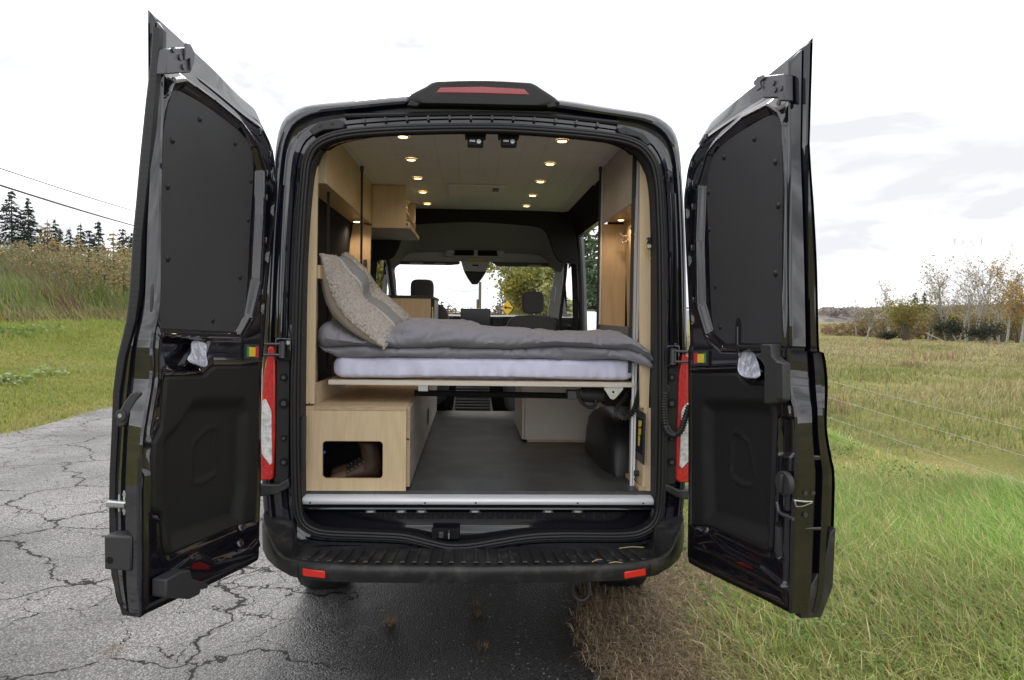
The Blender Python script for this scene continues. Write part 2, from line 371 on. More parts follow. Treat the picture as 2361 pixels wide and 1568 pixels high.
def seg_mesh(name, segs, m, n=5):
    """branch segments (p0,p1,r0,r1) as tapered tubes"""
    S = np.array([(*a, *b, r0, r1) for a, b, r0, r1 in segs], float); N = len(S); A = S[:, :3]; B = S[:, 3:6]
    d = B-A; d /= np.maximum(np.linalg.norm(d, axis=1)[:, None], 1e-9); ref = np.where(np.abs(d[:, 2:3]) < .9, np.array([[0, 0, 1.]]), np.array([[1., 0, 0]]))
    x = np.cross(d, ref); x /= np.linalg.norm(x, axis=1)[:, None]; y = np.cross(d, x); V = np.empty((N, 2*n, 3))
    for k in range(n):
        c = x*math.cos(2*PI*k/n)+y*math.sin(2*PI*k/n); V[:, k] = A+c*S[:, 6:7]; V[:, n+k] = B+c*S[:, 7:8]
    b = np.arange(N)[:, None]*2*n
    Q = np.concatenate([b+np.array([[k, (k+1) % n, n+(k+1) % n, n+k]]) for k in range(n)], 0)
    return big_mesh(name, V.reshape(-1, 3), None, m, quads=Q, smooth=True)
# ================================================================== VAN (body, bumper, lamps, doors, cab)
van = empty('van', (0, 1.5, 0), 'black camper van seen from behind with both rear doors wide open', 'van')
def body_x(z):                                   # half width of the tail by height (tumblehome)
    return float(np.interp(z, [.40, .50, .65, .98, 1.30, 1.80, 2.10, 2.25, 2.32, 2.36], [.895, .912, .934, .942, .936, .914, .892, .874, .848, .80]))
half = [(.895, .42), (.912, .50), (.934, .65), (.942, .85), (.942, 1.0), (.936, 1.30), (.914, 1.80), (.894, 2.08), (.876, 2.23), (.848, 2.315), (.80, 2.36), (.73, 2.388), (.55, 2.412), (.36, 2.438), (.18, 2.452), (0, 2.456)]
outer = [(x, z) for x, z in half]+[(-x, z) for x, z in half[-2::-1]]          # right bottom -> over the roof -> left bottom
outer_full = outer+[(-.6, .415), (-.2, .41), (.2, .41), (.6, .415)]
NL = 240
def by_angle(poly, n=NL, c=(0., 1.45)):
    P = np.array(smooth_loop(poly, 1600)); a = np.unwrap(np.arctan2(P[:, 1]-c[1], P[:, 0]-c[0])); r = np.hypot(P[:, 0]-c[0], P[:, 1]-c[1])
    a = np.mod(a, 2*PI); o = np.argsort(a); a = a[o]; r = r[o]
    q = np.linspace(0, 2*PI, n, endpoint=False); rr = np.interp(q, np.r_[a-2*PI, a, a+2*PI], np.r_[r, r, r])
    return np.stack([c[0]+rr*np.cos(q), c[1]+rr*np.sin(q)], 1)
LO = by_angle(outer_full)
seal_px = [(671, 1000), (672, 850), (677, 650), (683, 520), (690, 423), (698, 367), (724, 325), (786, 300), (912, 289), (1081, 285), (1208, 288), (1377, 302), (1462, 319), (1504, 351), (1526, 405), (1534, 520), (1537, 700), (1537, 1000), (1533, 1150), (1522, 1205), (1490, 1234), (1440, 1245), (1300, 1245), (1220, 1249), (1150, 1260), (1090, 1270), (1035, 1272), (985, 1262), (930, 1249), (860, 1245), (760, 1241), (718, 1233), (688, 1210), (675, 1160)]
LS = by_angle([xz(x, y, .0) for x, y in seal_px])
def mixl(t, Y, A=LO, B=LS): return [(p[0]+(q[0]-p[0])*t, Y, p[1]+(q[1]-p[1])*t) for p, q in zip(A, B)]
def edge_ring(t, Ys, Yr, up):
    """body corner: tight radius down the sides, a wide roll along the roof edge"""
    R = []
    for p, q in zip(LO, LS):
        k = float(sstep(p[1], 2.12, 2.34)); x = p[0]*(1+.042*k*up); z = 1.505+(p[1]-1.505)*(1+.042*k*up); R.append((x+(q[0]-x)*t, Ys+(Yr-Ys)*k, z+(q[1]-z)*t))
    return R
mb = MB()
mb.loft([edge_ring(0, .55, .55, .5), edge_ring(0, .05, .085, .5), edge_ring(.02, .026, .05, .4), edge_ring(.06, .012, .026, .25), edge_ring(.14, .003, .008, .1), mixl(.22, .0), mixl(.30, .004), mixl(.335, .028), mixl(.40, .036), mixl(.62, .036), mixl(.655, .022), mixl(.78, .022), mixl(.82, .03), mixl(1.0, .03), mixl(1.03, .04), mixl(1.05, .10)], True, False)
body = mb.build('body', M_paint, van, smooth=50)
# sides and roof further forward, with the sliding door standing open on the right
def side_strip(sx, Y0, Y1, z0, z1, m=M_paint, name='side_panel', th=.03):
    zs = np.linspace(z0, z1, 12); MBq = MB()
    a = [(sx*body_x(z)+sx*.012, Y0, z) for z in zs]; b = [(sx*body_x(z)+sx*.012, Y1, z) for z in zs]
    ai = [(sx*(body_x(z)-th), Y0, z) for z in zs]; bi = [(sx*(body_x(z)-th), Y1, z) for z in zs]
    MBq.loft([a, b, bi, ai, a], False, False)
    MBq.add([a[0], b[0], bi[0], ai[0], a[-1], b[-1], bi[-1], ai[-1]], [(0, 1, 2, 3), (4, 5, 6, 7)])
    return MBq.build(name, m, van, smooth=50)
side_strip(-1, .551, 3.02, .42, 2.30)
side_strip(-1, 3.06, 4.0, .42, 1.45, name='cab_door')
side_strip(-1, 3.90, 4.0, 1.45, 2.05, name='window_pillar'); side_strip(-1, 3.02, 3.1, 1.45, 2.30, name='window_pillar'); side_strip(-1, 3.1, 3.9, 2.0, 2.30, name='cantrail')
side_strip(1, .551, 1.45, .42, 2.30)
side_strip(1, 1.45, 2.72, 2.17, 2.30, name='cantrail'); side_strip(1, 1.45, 2.72, .42, .66, name='sill_panel')
side_strip(1, 2.72, 3.02, .42, 2.30)
side_strip(1, 3.06, 4.0, .42, 1.40, name='cab_door')
side_strip(1, 3.90, 4.0, 1.40, 2.05, name='window_pillar'); side_strip(1, 3.02, 3.1, 1.40, 2.30, name='window_pillar'); side_strip(1, 3.1, 3.9, 2.0, 2.30, name='cantrail')
roof_prof = [(x, z) for x, z in outer if z > 2.295]
MB().loft([[(x*(1+.021*float(sstep(z, 2.12, 2.34))), Y, z+.021*(z-1.505)*float(sstep(z, 2.12, 2.34))-dz) for x, z in roof_prof] for Y, dz in ((.551, 0), (1.5, -.02), (3.0, -.02), (3.5, .12), (3.75, .38))], False, False).build('roof', M_paint, van, smooth=60)
for k, X in enumerate((-.46, .46)):              # pressed ribs running along the roof
    MB().loft([[(X-.03, Y, 2.43), (X-.02, Y, 2.454+.02*(Y > 1)), (X+.02, Y, 2.454+.02*(Y > 1)), (X+.03, Y, 2.43)] for Y in (.70, 3.0)], False).build('roof_rib', M_paint, van, smooth=40)
# nose, bonnet and front wheels (only seen from another position)
MB().loft([[(-.98, 3.98, .4), (-.98, 3.98, 1.42), (.98, 3.98, 1.42), (.98, 3.98, .4)], [(-.97, 4.5, .36), (-.95, 4.5, 1.30), (.95, 4.5, 1.30), (.97, 4.5, .36)], [(-.86, 5.0, .36), (-.8, 4.95, 1.05), (.8, 4.95, 1.05), (.86, 5.0, .36)]], True, True).build('bonnet', M_paint, van, smooth=30, bevel=.04)
box('chassis', (-.62, .3, .24), (.62, 4.6, .44), M_dark, van)
for sx in (-1, 1):
    for Y in (.79, 4.45):
        w = MB(); prof = [(.20, -.10), (.33, -.11), (.345, -.07), (.345, .07), (.33, .11), (.20, .10)]
        rings = [[(sx*.80+t, Y+r*math.cos(a), .345+r*math.sin(a)) for r, t in prof] for a in np.linspace(0, 2*PI, 33)]
        w.loft(rings, True, False); wo = w.build('wheel', M_rub, van, smooth=40)
        MB().disc((sx*.80-sx*.06, Y, .345), (sx, 0, 0), .205, .06, 24, dome=1).build('rim', M_greyp, wo)

# ---- jamb pressings around the opening
for sx in (-1, 1):
    for k, (t, rr) in enumerate(((.50, .006), (.30, .004))):      # vertical pressed lines down the pillar
        path = []
        for z in np.linspace(1.36, 2.05, 12):
            xs = float(np.interp(z, [.9, 1.6, 2.0, 2.2], [.805, .80, .79, .775])); xo = body_x(z); path.append((sx*(xo+(xs-xo)*t), .03, z))
        MB().tube(path, rr, 6).build('pillar_seam', M_paint2, van)
def loopY(t, Y, A=LO, B=LS): return [Vector(p) for p in mixl(t, Y, A, B)]
CEN = Vector((0, 0, 1.45))
# rubber door seal: three ribs side by side right round the opening
mb = MB(); S0 = np.array(loopY(1.0, .0))
def inset_loop(d, Y):
    P = np.array([(p[0], p[1]) for p in LS]); n = len(P); T = np.roll(P, -1, 0)-np.roll(P, 1, 0); T /= np.linalg.norm(T, axis=1)[:, None]
    return [(P[k][0]-T[k][1]*d, Y, P[k][1]+T[k][0]*d) for k in range(n)]
for d, Y, r in ((.006, -.004, .0075), (.019, -.012, .0075), (.031, -.008, .0075)):
    mb.tube(inset_loop(d, Y), r, 8, closed=True)
MB_s = mb.build('door_seal', M_rub, van, smooth=70)
lp = [inset_loop(.034, -.004), inset_loop(.036, .02), inset_loop(.004, .16)]
f = MB(); f.loft(lp, True, False); f.build('jamb_return', M_dark, van, smooth=60)
# grey felt lining strip inside both pillars and dark header lining across the top
for sx in (-1, 1):
    pts = [(690, 1150), (690, 1000), (691, 850), (695, 650), (701, 520), (709, 423), (716, 378), (738, 344)] if sx < 0 else [(1519, 1150), (1519, 1000), (1519, 700), (1516, 520), (1508, 405), (1490, 362), (1462, 338)]
    inn = [(709, 1150), (708, 1000), (709, 850), (712, 650), (718, 520), (727, 423), (734, 385), (748, 352)] if sx < 0 else [(1498, 1150), (1499, 1000), (1500, 700), (1499, 520), (1492, 420), (1474, 375), (1455, 348)]
    a = [onY(x, y, .012) for x, y in pts]; b = [onY(x, y, .115) for x, y in inn]; a2 = smooth_loop(a, 40, False); b2 = smooth_loop(b, 40, False)
    g = MB(); V = [tuple(p) for p in a2]+[tuple(p) for p in b2]+[(p[0]-sx*-.03, p[1]+.02, p[2]) for p in b2]; n = 40
    g.add(V, [(k, k+1, n+k+1, n+k) for k in range(n-1)]+[(n+k, n+k+1, 2*n+k+1, 2*n+k) for k in range(n-1)]); g.build('felt_lining', M_felt, van, smooth=60)
a = smooth_loop([onY(x, y, .012) for x, y in [(716, 372), (738, 330), (790, 310), (912, 299), (1081, 295), (1208, 298), (1377, 312), (1455, 330), (1492, 365)]], 50, False)
b = smooth_loop([onY(x, y, .16) for x, y in [(722, 388), (748, 348), (800, 326), (912, 311), (1081, 305), (1208, 308), (1377, 325), (1450, 346), (1486, 385)]], 50, False)
g = MB(); g.add([tuple(p) for p in a]+[tuple(p) for p in b]+[(p[0], p[1]+.12, p[2]+.03) for p in b], [(k, k+1, 51+k-1+0, 50+k) for k in range(49)]+[(50+k, 51+k, 101+k, 100+k) for k in range(49)])
g.build('header_lining', M_headd, van, smooth=60)
# gutter strip with clips above the opening and the pressed brackets at its ends
gut = [onY(x, y, .02) for x, y in [(795, 268), (900, 265), (1081, 262), (1250, 266), (1425, 284)]]
g = MB(); g.tube(smooth_loop(gut, 30, False), .011, 8); gs = g.build('gutter_seal', M_rub, van)
gl = smooth_loop([onY(x, y, .018) for x, y in [(790, 286), (900, 277), (1081, 273), (1250, 278), (1425, 295)]], 14, False)
for p in gl: MB().box((p[0]-.006, p[1]-.012, p[2]-.008), (p[0]+.006, p[1]+.006, p[2]+.012)).build('gutter_clip', M_paint2, gs, bevel=.002)
for sx in (-1, 1):
    pts = [(712, 300), (735, 280), (782, 274), (795, 283), (790, 296), (745, 300), (722, 312)] if sx < 0 else [(1502, 330), (1485, 308), (1440, 290), (1424, 298), (1430, 308), (1470, 316), (1492, 336)]
    b = pprism('corner_bracket', pts, -.005, .03, M_greyp, van, bevel=.004)
    for x, y in (((738, 288), (765, 283)) if sx < 0 else ((1478, 316), (1445, 302))): MB().disc(onY(x, y, -.005), (0, -1, 0), .007, .004, 12).build('bolt', M_greyp, b)

# ---- high brake light housing on the roof edge
h = MB()
sec = [(932, 243), (942, 228), (985, 205), (1005, 196), (1112, 193), (1222, 199), (1245, 210), (1282, 234), (1290, 246), (1272, 255), (1200, 255), (1112, 253), (1020, 251), (955, 250)]
A = [Vector(onY(x, y, .03)) for x, y in smooth_loop(sec, 60)]; c0 = sum(A, Vector())/len(A)
ring = lambda s, Y, dz=0: [Vector((c0.x+(p.x-c0.x)*s, Y, c0.z+(p.z-c0.z)*s+dz)) for p in A]
h.loft([ring(1.0, .5, -.01), ring(1.0, .03), ring(.99, .004), ring(.975, -.014), ring(.94, -.026), ring(.86, -.032)], True, True)
bl = h.build('brake_lamp_housing', M_plast, van, smooth=40)
pprism('brake_lens', [(1004, 214), (1015, 201), (1108, 199), (1209, 204), (1222, 219), (1110, 216)], -.034, .04, M_redd, bl, bevel=.004)
for q in ([(938, 243), (946, 231), (992, 206), (1000, 211), (982, 222), (962, 246)], [(1284, 246), (1278, 234), (1240, 211), (1230, 216), (1245, 227), (1264, 249)]):
    pprism('end_cover', q, -.030, .03, M_plast, bl, bevel=.005)

# ---- tail lamps and the plastic cheeks beside them
for sx in (-1, 1):
    if sx < 0:
        red = [(617, 800), (628, 798), (634, 806), (634, 1000), (630, 1104), (622, 1108), (596, 1108), (598, 1000), (606, 870)]
        clr = [(605, 923), (612, 920), (625, 948), (627, 1068), (622, 1073), (603, 1048), (600, 985)]
        chk = [(637, 830), (668, 830), (666, 1112), (640, 1116), (634, 1100)]
    else:
        red = [(1573, 818), (1582, 816), (1596, 830), (1602, 1000), (1604, 1113), (1566, 1113), (1558, 1106), (1561, 1000), (1566, 860)]
        clr = [(1586, 928), (1577, 938), (1572, 950), (1567, 1075), (1572, 1082), (1596, 1055), (1598, 940)]
        chk = [(1542, 845), (1566, 845), (1560, 1110), (1555, 1118), (1530, 1118), (1534, 1000)]
    tl = pprism('tail_lamp', red, .0, .26, M_red, van, bevel=.006)
    pprism('reversing_lens', clr, -.006, .05, M_clear, tl, bevel=.003)
    ck = pprism('lamp_cheek', chk, .006, .035, M_plast, van, bevel=.005)
    for q, (y, r) in enumerate(((870, .017), (930, .022), (1010, .013), (1065, .018))):
        x = 655 if sx < 0 else 1548
        p = onY(x, y, .004); MB().disc(p, (0, -1, 0), r, .005, 18).build('fixing_cup', M_dark, ck); MB().disc((p[0], p[1]-.005, p[2]), (0, -1, 0), r*.5, .006, 12).build('bolt', M_gunmetal, ck)
    sh = [(598, 1116), (640, 1118), (664, 1104), (668, 1124), (640, 1140), (598, 1146)] if sx < 0 else [(1604, 1130), (1565, 1130), (1535, 1115), (1530, 1130), (1560, 1148), (1604, 1156)]
    pprism('lamp_ledge', sh, -.012, .09, M_bump, van, bevel=.006)
    # door hinge: body leaf, barrel, two arms
    hx, hy = (652, 806) if sx < 0 else (1550, 822)
    p = onY(hx, hy, -.01); hg = box('door_hinge', (p[0]-.035, -.006, p[2]-.05), (p[0]+.035, .02, p[2]+.05), M_paint2, van, bevel=.006)
    MB().tube([(p[0], -.02, p[2]-.035), (p[0], -.02, p[2]+.035)], .014, 12).build('hinge_barrel', M_gunmetal, hg)
    for dz in (-.022, .024): MB().tube([(p[0], -.025, p[2]+dz), (p[0]+sx*.05, -.035, p[2]+dz), (p[0]+sx*.075, -.06, p[2]+dz)], .006, 8).build('hinge_arm', M_gunmetal, hg)
    q = onY(665 if sx < 0 else 1533, 790 if sx < 0 else 804, .0); MB().disc(q, (0, -1, 0), .009, .008, 12).build('bolt', M_steel, hg)
# corrugated cable conduit that loops from the right jamb into the right door
cp = smooth_loop([onY(1532, 905, -.01), onY(1531, 940, -.03), onY(1533, 975, -.05), onY(1541, 996, -.06), onY(1556, 1003, -.07), onY(1570, 992, -.08), onY(1580, 965, -.09), onY(1590, 935, -.09)], 120, False)
rr = [.0155 if (k//2) % 2 else .0115 for k in range(120)]
for k in range(52, 70): rr[k] = .0165
MB().tube(cp, rr, 10).build('cable_conduit', M_rub, van, smooth=60)
p = onY(1531, 898, .0); MB().disc(p, (0, -1, 0), .024, .014, 18).build('conduit_boot', M_rub, van, bevel=.003)

# ---- sill below the floor edge
sill = MB()
sill.loft([[(-.80, Y, z), (.80, Y, z)] for Y, z in ((.115, .70), (.10, .66), (.085, .655), (.065, .645), (.055, .63), (.075, .612), (.10, .605), (.105, .55), (.10, .535), (.095, .44))], False)
sill.build('rear_sill', M_paint2, van, smooth=30)
box('floor_edge_board', (-.785, .070, .640), (.79, .114, .667), mat('floor_edge', (.16, .155, .15), .8, bump=(200, .4, .002)), van)
for x in (855, 925, 972, 1095, 1263, 1331):
    p = onY(x, 1178, .07); lash = MB().prism([(p[0]-.028, .058, p[2]-.008), (p[0]-.018, .058, p[2]+.009), (p[0]+.018, .058, p[2]+.009), (p[0]+.028, .058, p[2]-.008)], (0, .03, 0)).build('lashing_eye', M_gunmetal, van, bevel=.003)
    MB().box((p[0]-.014, .052, p[2]-.004), (p[0]+.014, .056, p[2]+.004)).build('lashing_bar', M_steel, lash, bevel=.001)
p = onY(1026, 1232, .03); st = box('latch_striker', (p[0]-.06, .03, p[2]-.022), (p[0]+.065, .06, p[2]+.022), M_dark, van, bevel=.004)
MB().box((p[0]-.028, .015, p[2]-.012), (p[0]-.006, .03, p[2]+.014)).build('striker_plate', M_gunmetal, st, bevel=.002)
MB().tube([(p[0]+.018, .03, p[2]-.012), (p[0]+.018, .004, p[2]-.008), (p[0]+.018, .004, p[2]+.012), (p[0]+.018, .03, p[2]+.016)], .004, 8).build('striker_loop', M_steel, st)
for x, y in ((745, 1229), (1450, 1233)):          # glossy pressed corner pads in the sill
    p = onY(x, y, .03); MB().disc(p, (0, -.6, .8), .024, .008, 16, dome=1).build('sill_pad', M_paint2, van)
# aluminium threshold bar on the floor edge, with screws
P0, P1 = (-.792, .803)
prof = [(.052, .652), (.046, .658), (.045, .669), (.052, .679), (.066, .683), (.105, .685), (.105, .677), (.060, .652)]
th = MB().loft([[(P0, y, z) for y, z in prof], [(P1, y, z) for y, z in prof]], True, True).build('threshold_bar', M_alu, van, smooth=50, bevel=.001)
for x in (715, 980, 1097, 1332, 1483): p = onY(x, 1158, .045); MB().disc((p[0], .046, .662), (0, -1, 0), .0045, .002, 10).build('screw', M_gunmetal, th)

# ---- rear bumper with ribbed step
def bY(x):
    a = abs(x); return float(np.interp(a, [0, .45, .65, .75, .82, .87, .905, .93, .94], [-.275, -.268, -.25, -.228, -.19, -.14, -.08, .02, .25]))
def lipz(x): a = abs(x); return float(np.interp(a, [0, .5, .70, .78, .82, .86, .90, .94], [.489, .492, .498, .506, .530, .585, .625, .64]))
def botz(x): a = abs(x); return float(np.interp(a, [0, .6, .74, .80, .86, .90, .94], [.416, .419, .428, .446, .466, .487, .51]))
xs = np.r_[np.linspace(-.935, -.66, 40), np.linspace(-.65, .65, 40), np.linspace(.66, .935, 40)]
xs = smooth_loop([(x,) for x in xs], 121, False)[:, 0]
def kz(x): return float(np.interp(abs(x), [.70, .80, .86, .94], [.478, .484, .60, .66]))
rings = []
for x in xs:
    y = bY(x); l = lipz(x); b = botz(x); a = abs(x); k = float(np.interp(a, [0, .7, .8, .88, .94], [1, 1, .97, .90, .86])); q = kz(x); cm = float(np.interp(a, [.74, .86], [0, 1]))
    sgn = 1 if x > 0 else -1
    inn = x*k
    r = [(x*.99, y+.10, b+.01), (x, y+.03, b-.003), (x, y+.008, b+.006), (x, y+.002, (b+l)/2), (x, y, l-.02), (x, y+.004, l-.005), (x*.998, y+.012, l), (x*.995, y+.024, l-.001),
         (x*(1-.03*cm)*1.0, y+.034, l-.006-.02*cm), (inn*(1-.01*cm), (y*.5+.0)*(1-cm)+cm*(y+.07), .483*(1-cm)+cm*(q-.05)), (inn, max(.0, y*.1)*(1-cm)+cm*max(y+.10, .0), .478*(1-cm)+cm*(q-.02)), (inn, .045 if y < .0 else y+.1, .476*(1-cm)+cm*(q+.01))]
    rings.append(r)
bump = MB().loft(rings, False, False).build('bumper', M_bump, van, smooth=50)
for k in range(29):                                # raised ribs across the step
    x = -.70+k*1.40/28; y0 = bY(x)+.05; t = .010*(1 if x > 0 else 1); xe = x*.955
    pr = [(x-.0105, y0, .4905), (x+.0105, y0, .4905), (xe+.006, -.045, .4845), (xe-.006, -.045, .4845)]
    V = pr+[(p[0]+(.003 if i in (0, 3) else -.003), p[1]+(.003 if i < 2 else -.003), p[2]+.0045) for i, p in enumerate(pr)]
    MB().add(V, [(4, 5, 6, 7), (0, 1, 5, 4), (1, 2, 6, 5), (2, 3, 7, 6), (3, 0, 4, 7)]).build('step_rib', M_bump, bump, smooth=0)
for sx in (-1, 1):
    P = [(695, 1313), (749, 1317), (750, 1334), (696, 1331)] if sx < 0 else [(1439, 1319), (1491, 1313), (1491, 1330), (1440, 1335)]
    V = []
    for x, y in P:
        q = onY(x, y, -.255); V.append((q[0], bY(q[0])-.004, q[2]))
    MB().prism(V, (0, .02, 0)).build('reflector', M_redr, bump, bevel=.004)
    X = sx*.715; MB().tube([(X, bY(X)-.0005, .43), (X, bY(X)-.0005, .49)], .0015, 5).build('bumper_joint', M_dark, bump)
# dried stalks lying on the step
for a, b, lbq in (((1945, 1722), (2022, 1719), 'longest straw stalk at the back of the bumper step'), ((1860, 1765), (1890, 1757), 'short slanting straw stalk on the front of the bumper step'), ((1912, 1768), (1958, 1768), 'level straw stalk right of the slanting one on the bumper step')):
    p = onZ(a[0]*.7341, a[1]*.7341, .493); q = onZ(b[0]*.7341, b[1]*.7341, .493)
    tag(MB().tube([p, (p+q)/2+np.array([0, .004, .003]), q], .0022, 5).build('dry_stalk', mat('straw', (.45, .36, .16), .8)), lbq, 'straw', 'straw stalks on the bumper step')
# towing eye hanging below the bumper
p = onY(1340, 1372, -.05); MB().tube(smooth_loop([(p[0]-.034, .02, p[2]+.06), (p[0]-.033, -.03, p[2]+.0), (p[0], -.055, p[2]-.022), (p[0]+.034, -.04, p[2]+.0), (p[0]+.035, .0, p[2]+.06)], 20, False), .010, 8).build('towing_eye', M_greyp, van)
# ================================================================== REAR DOORS
K1 = .7341
def Z(x0, y0, k): return lambda L: [((x0+x*k)*K1, (y0+y*k)*K1) for x, y in L]
def build_door(side):
    sx = side
    P0 = np.array([-.86, -.03]) if sx < 0 else np.array([.875, -.03])
    ang = R_(190 if sx < 0 else 170)
    D = np.array([math.sin(ang), math.cos(ang)]); N = np.array([-abs(D[1]), abs(D[0])]) if sx < 0 else np.array([abs(D[1]), abs(D[0])])
    # make N perpendicular to D, pointing away from the other door
    N = np.array([D[1], -D[0]]) if sx < 0 else np.array([-D[1], D[0]])
    def W(s, t, z): return (P0[0]+D[0]*s+N[0]*t, P0[1]+D[1]*s+N[1]*t, z)
    def loc(px, py, t=0.0):                       # photograph point -> (s, z) on the door's inner plane offset outward by t
        o = np.array([P0[0]+N[0]*t, P0[1]+N[1]*t, 0]); n3 = np.array([N[0], N[1], 0]); d = ray(px, py)
        p = CAM+d*(((o-CAM)@n3)/(d@n3)); return (float((p[0]-P0[0])*D[0]+(p[1]-P0[1])*D[1]), float(p[2]))
    S_END = .80
    def endl(px, py):                             # photograph point -> (t, z) on the plane of the door's free edge
        o = np.array([P0[0]+D[0]*S_END, P0[1]+D[1]*S_END, 0]); n3 = np.array([D[0], D[1], 0]); d = ray(px, py)
        p = CAM+d*(((o-CAM)@n3)/(d@n3)); return (float((p[0]-P0[0])*N[0]+(p[1]-P0[1])*N[1]), float(p[2]))
    if sx < 0:
        A, B = Z(320, 0, .6757), Z(320, 1060, .5742)
        hinge = A([(796, 600), (826, 690), (828, 760), (815, 950), (790, 1180), (770, 1400)])+B([(893, 30), (880, 200), (875, 500), (875, 800), (868, 1000), (864, 1190)])
        free = A([(300, 200), (288, 400), (275, 1000), (270, 1400)])+B([(280, 20), (275, 230), (245, 420), (222, 600), (218, 1000), (220, 1200), (216, 1380)])
        top = A([(796, 600), (775, 560), (700, 500), (560, 375), (430, 265), (300, 150)])
        bot = B([(864, 1190), (850, 1222), (700, 1300), (580, 1360), (420, 1430), (250, 1510)])
        edge = A([(250, 60), (238, 140), (230, 280), (205, 480), (180, 720), (160, 950), (145, 1100), (130, 1350), (115, 1490)])+B([(85, 120), (64, 300), (60, 480), (50, 660), (41, 780), (40, 1000), (50, 1250), (75, 1400), (108, 1518)])
        win = A([(278, 1540), (285, 1000), (298, 600), (312, 480), (345, 400), (400, 390), (530, 480), (650, 580), (720, 680), (750, 790), (745, 1000), (730, 1300), (695, 1470), (640, 1556)])
        blank = A([(282, 1530), (290, 1100), (303, 700), (316, 500), (342, 432), (390, 424), (540, 515), (680, 630), (715, 700), (724, 800), (710, 1050), (690, 1400), (668, 1490), (600, 1560)])
        rivets = A([(455, 553), (327, 652), (619, 665), (692, 840), (306, 866), (680, 1020), (306, 1202), (642, 1287), (515, 1487)])
        trim = B([(345, 213), (555, 208), (582, 180), (612, 155), (860, 152), (858, 500), (850, 800), (838, 1005), (760, 1030), (680, 1060), (365, 1193), (348, 1180), (336, 1130), (327, 985), (318, 965), (288, 960), (276, 930), (270, 700), (277, 575), (326, 480), (333, 330)])
        relief = B([(330, 560), (430, 450), (490, 350), (530, 335), (780, 330), (800, 400), (790, 800), (760, 1020), (380, 1160), (330, 900)])
        badge = B([(540, 600), (575, 540), (630, 497), (660, 495), (672, 720), (660, 745), (590, 790), (540, 795), (530, 770)])
        pocket = B([(330, 0), (520, 2), (600, 12), (585, 60), (540, 165), (510, 190), (395, 188), (350, 140)])
        groove = [B([(225, 700), (240, 580), (262, 590), (250, 745), (232, 745)]), B([(300, 370), (318, 365), (318, 455), (298, 458)])]
        lowrib = B([(330, 1310), (470, 1200), (520, 1180), (600, 1220), (800, 1150), (848, 1100), (855, 1140), (820, 1190), (620, 1235), (540, 1205), (500, 1215), (470, 1260)])
    else:
        A, B = Z(2040, 80, .6757), Z(2040, 1060, .5866)
        hinge = A([(208, 545), (168, 600), (152, 680), (155, 800), (163, 1000), (175, 1250), (185, 1480)])+B([(203, 60), (203, 300), (203, 800), (201, 1000), (200, 1160)])
        free = A([(645, 190), (645, 400), (645, 800), (648, 1200), (652, 1490)])+B([(738, 60), (735, 230), (755, 330), (776, 420), (775, 700), (760, 900), (754, 1100), (748, 1380)])
        top = A([(208, 545), (215, 505), (300, 435), (450, 330), (560, 245), (650, 165)])
        bot = B([(200, 1160), (206, 1204), (400, 1305), (600, 1400), (750, 1478)])
        edge = A([(690, 70), (712, 135), (750, 255), (746, 300), (740, 420), (750, 640), (765, 850), (780, 1150), (788, 1490)])+B([(918, 60), (938, 95), (955, 250), (950, 480), (975, 640), (992, 740), (988, 980), (982, 1100), (970, 1300), (940, 1420), (908, 1492)])
        win = A([(335, 1490), (265, 1430), (228, 1300), (222, 1000), (232, 740), (270, 600), (310, 550), (430, 440), (540, 385), (588, 418), (612, 480), (618, 700), (614, 1488)])
        blank = A([(345, 1484), (287, 1430), (266, 1300), (256, 1000), (248, 750), (275, 610), (310, 558), (440, 468), (540, 415), (583, 434), (603, 500), (608, 700), (606, 1480)])
        rivets = A([(488, 527), (348, 611), (587, 635), (275, 774), (600, 838), (279, 948), (587, 1153), (306, 1212), (328, 1401)])
        trim = B([(226, 192), (470, 188), (492, 215), (515, 242), (545, 256), (672, 256), (682, 420), (668, 800), (655, 1130), (640, 1152), (615, 1148), (370, 1035), (330, 1018), (245, 1012), (229, 990), (226, 600)])
        relief = B([(290, 350), (320, 335), (640, 340), (655, 400), (648, 800), (640, 1100), (360, 1000), (300, 980), (285, 600)])
        badge = B([(402, 560), (412, 520), (440, 507), (492, 560), (528, 770), (515, 798), (445, 780), (402, 745)])
        pocket = B([(470, 66), (535, 66), (600, 130), (640, 215), (630, 236), (540, 225), (490, 175)])
        groove = [B([(685, 420), (768, 428), (772, 640), (692, 632)]), B([(680, 1000), (705, 985), (725, 1200), (685, 1190)])]
        lowrib = B([(240, 1050), (330, 1040), (420, 1130), (600, 1220), (740, 1330), (740, 1370), (600, 1290), (330, 1150), (240, 1120)])
    L = lambda pts: np.array([loc(x, y) for x, y in pts])
    SM = lambda a: smooth_loop(a, 70, False)
    hl = SM(L(hinge)); fl = SM(L(free)); tl = SM(L(top)); bl = SM(L(bot))
    ed = SM(np.array([endl(x, y) for x, y in edge]))
    def fz(tab, z): o = np.argsort(tab[:, 1]); return np.interp(z, tab[o, 1], tab[o, 0])
    def fs(tab, s): o = np.argsort(tab[:, 0]); return np.interp(s, tab[o, 0], tab[o, 1])
    def edz(z): o = np.argsort(ed[:, 1]); return np.clip(np.interp(z, ed[o, 1], ed[o, 0]), .03, .25)
    nu, nv = 180, 360
    u = np.linspace(0, 1, nu+1); v = np.linspace(0, 1, nv+1); Ug, Vg = np.meshgrid(u, v)
    z = .47+Vg*1.9
    for _ in range(14):
        s = fz(hl, z)*(1-Ug)+fz(fl, z)*Ug
        z = fs(bl, s)*(1-Vg)+fs(tl, s)*Vg
    pts = np.stack([s.ravel(), z.ravel()], 1)
    shp = s.shape
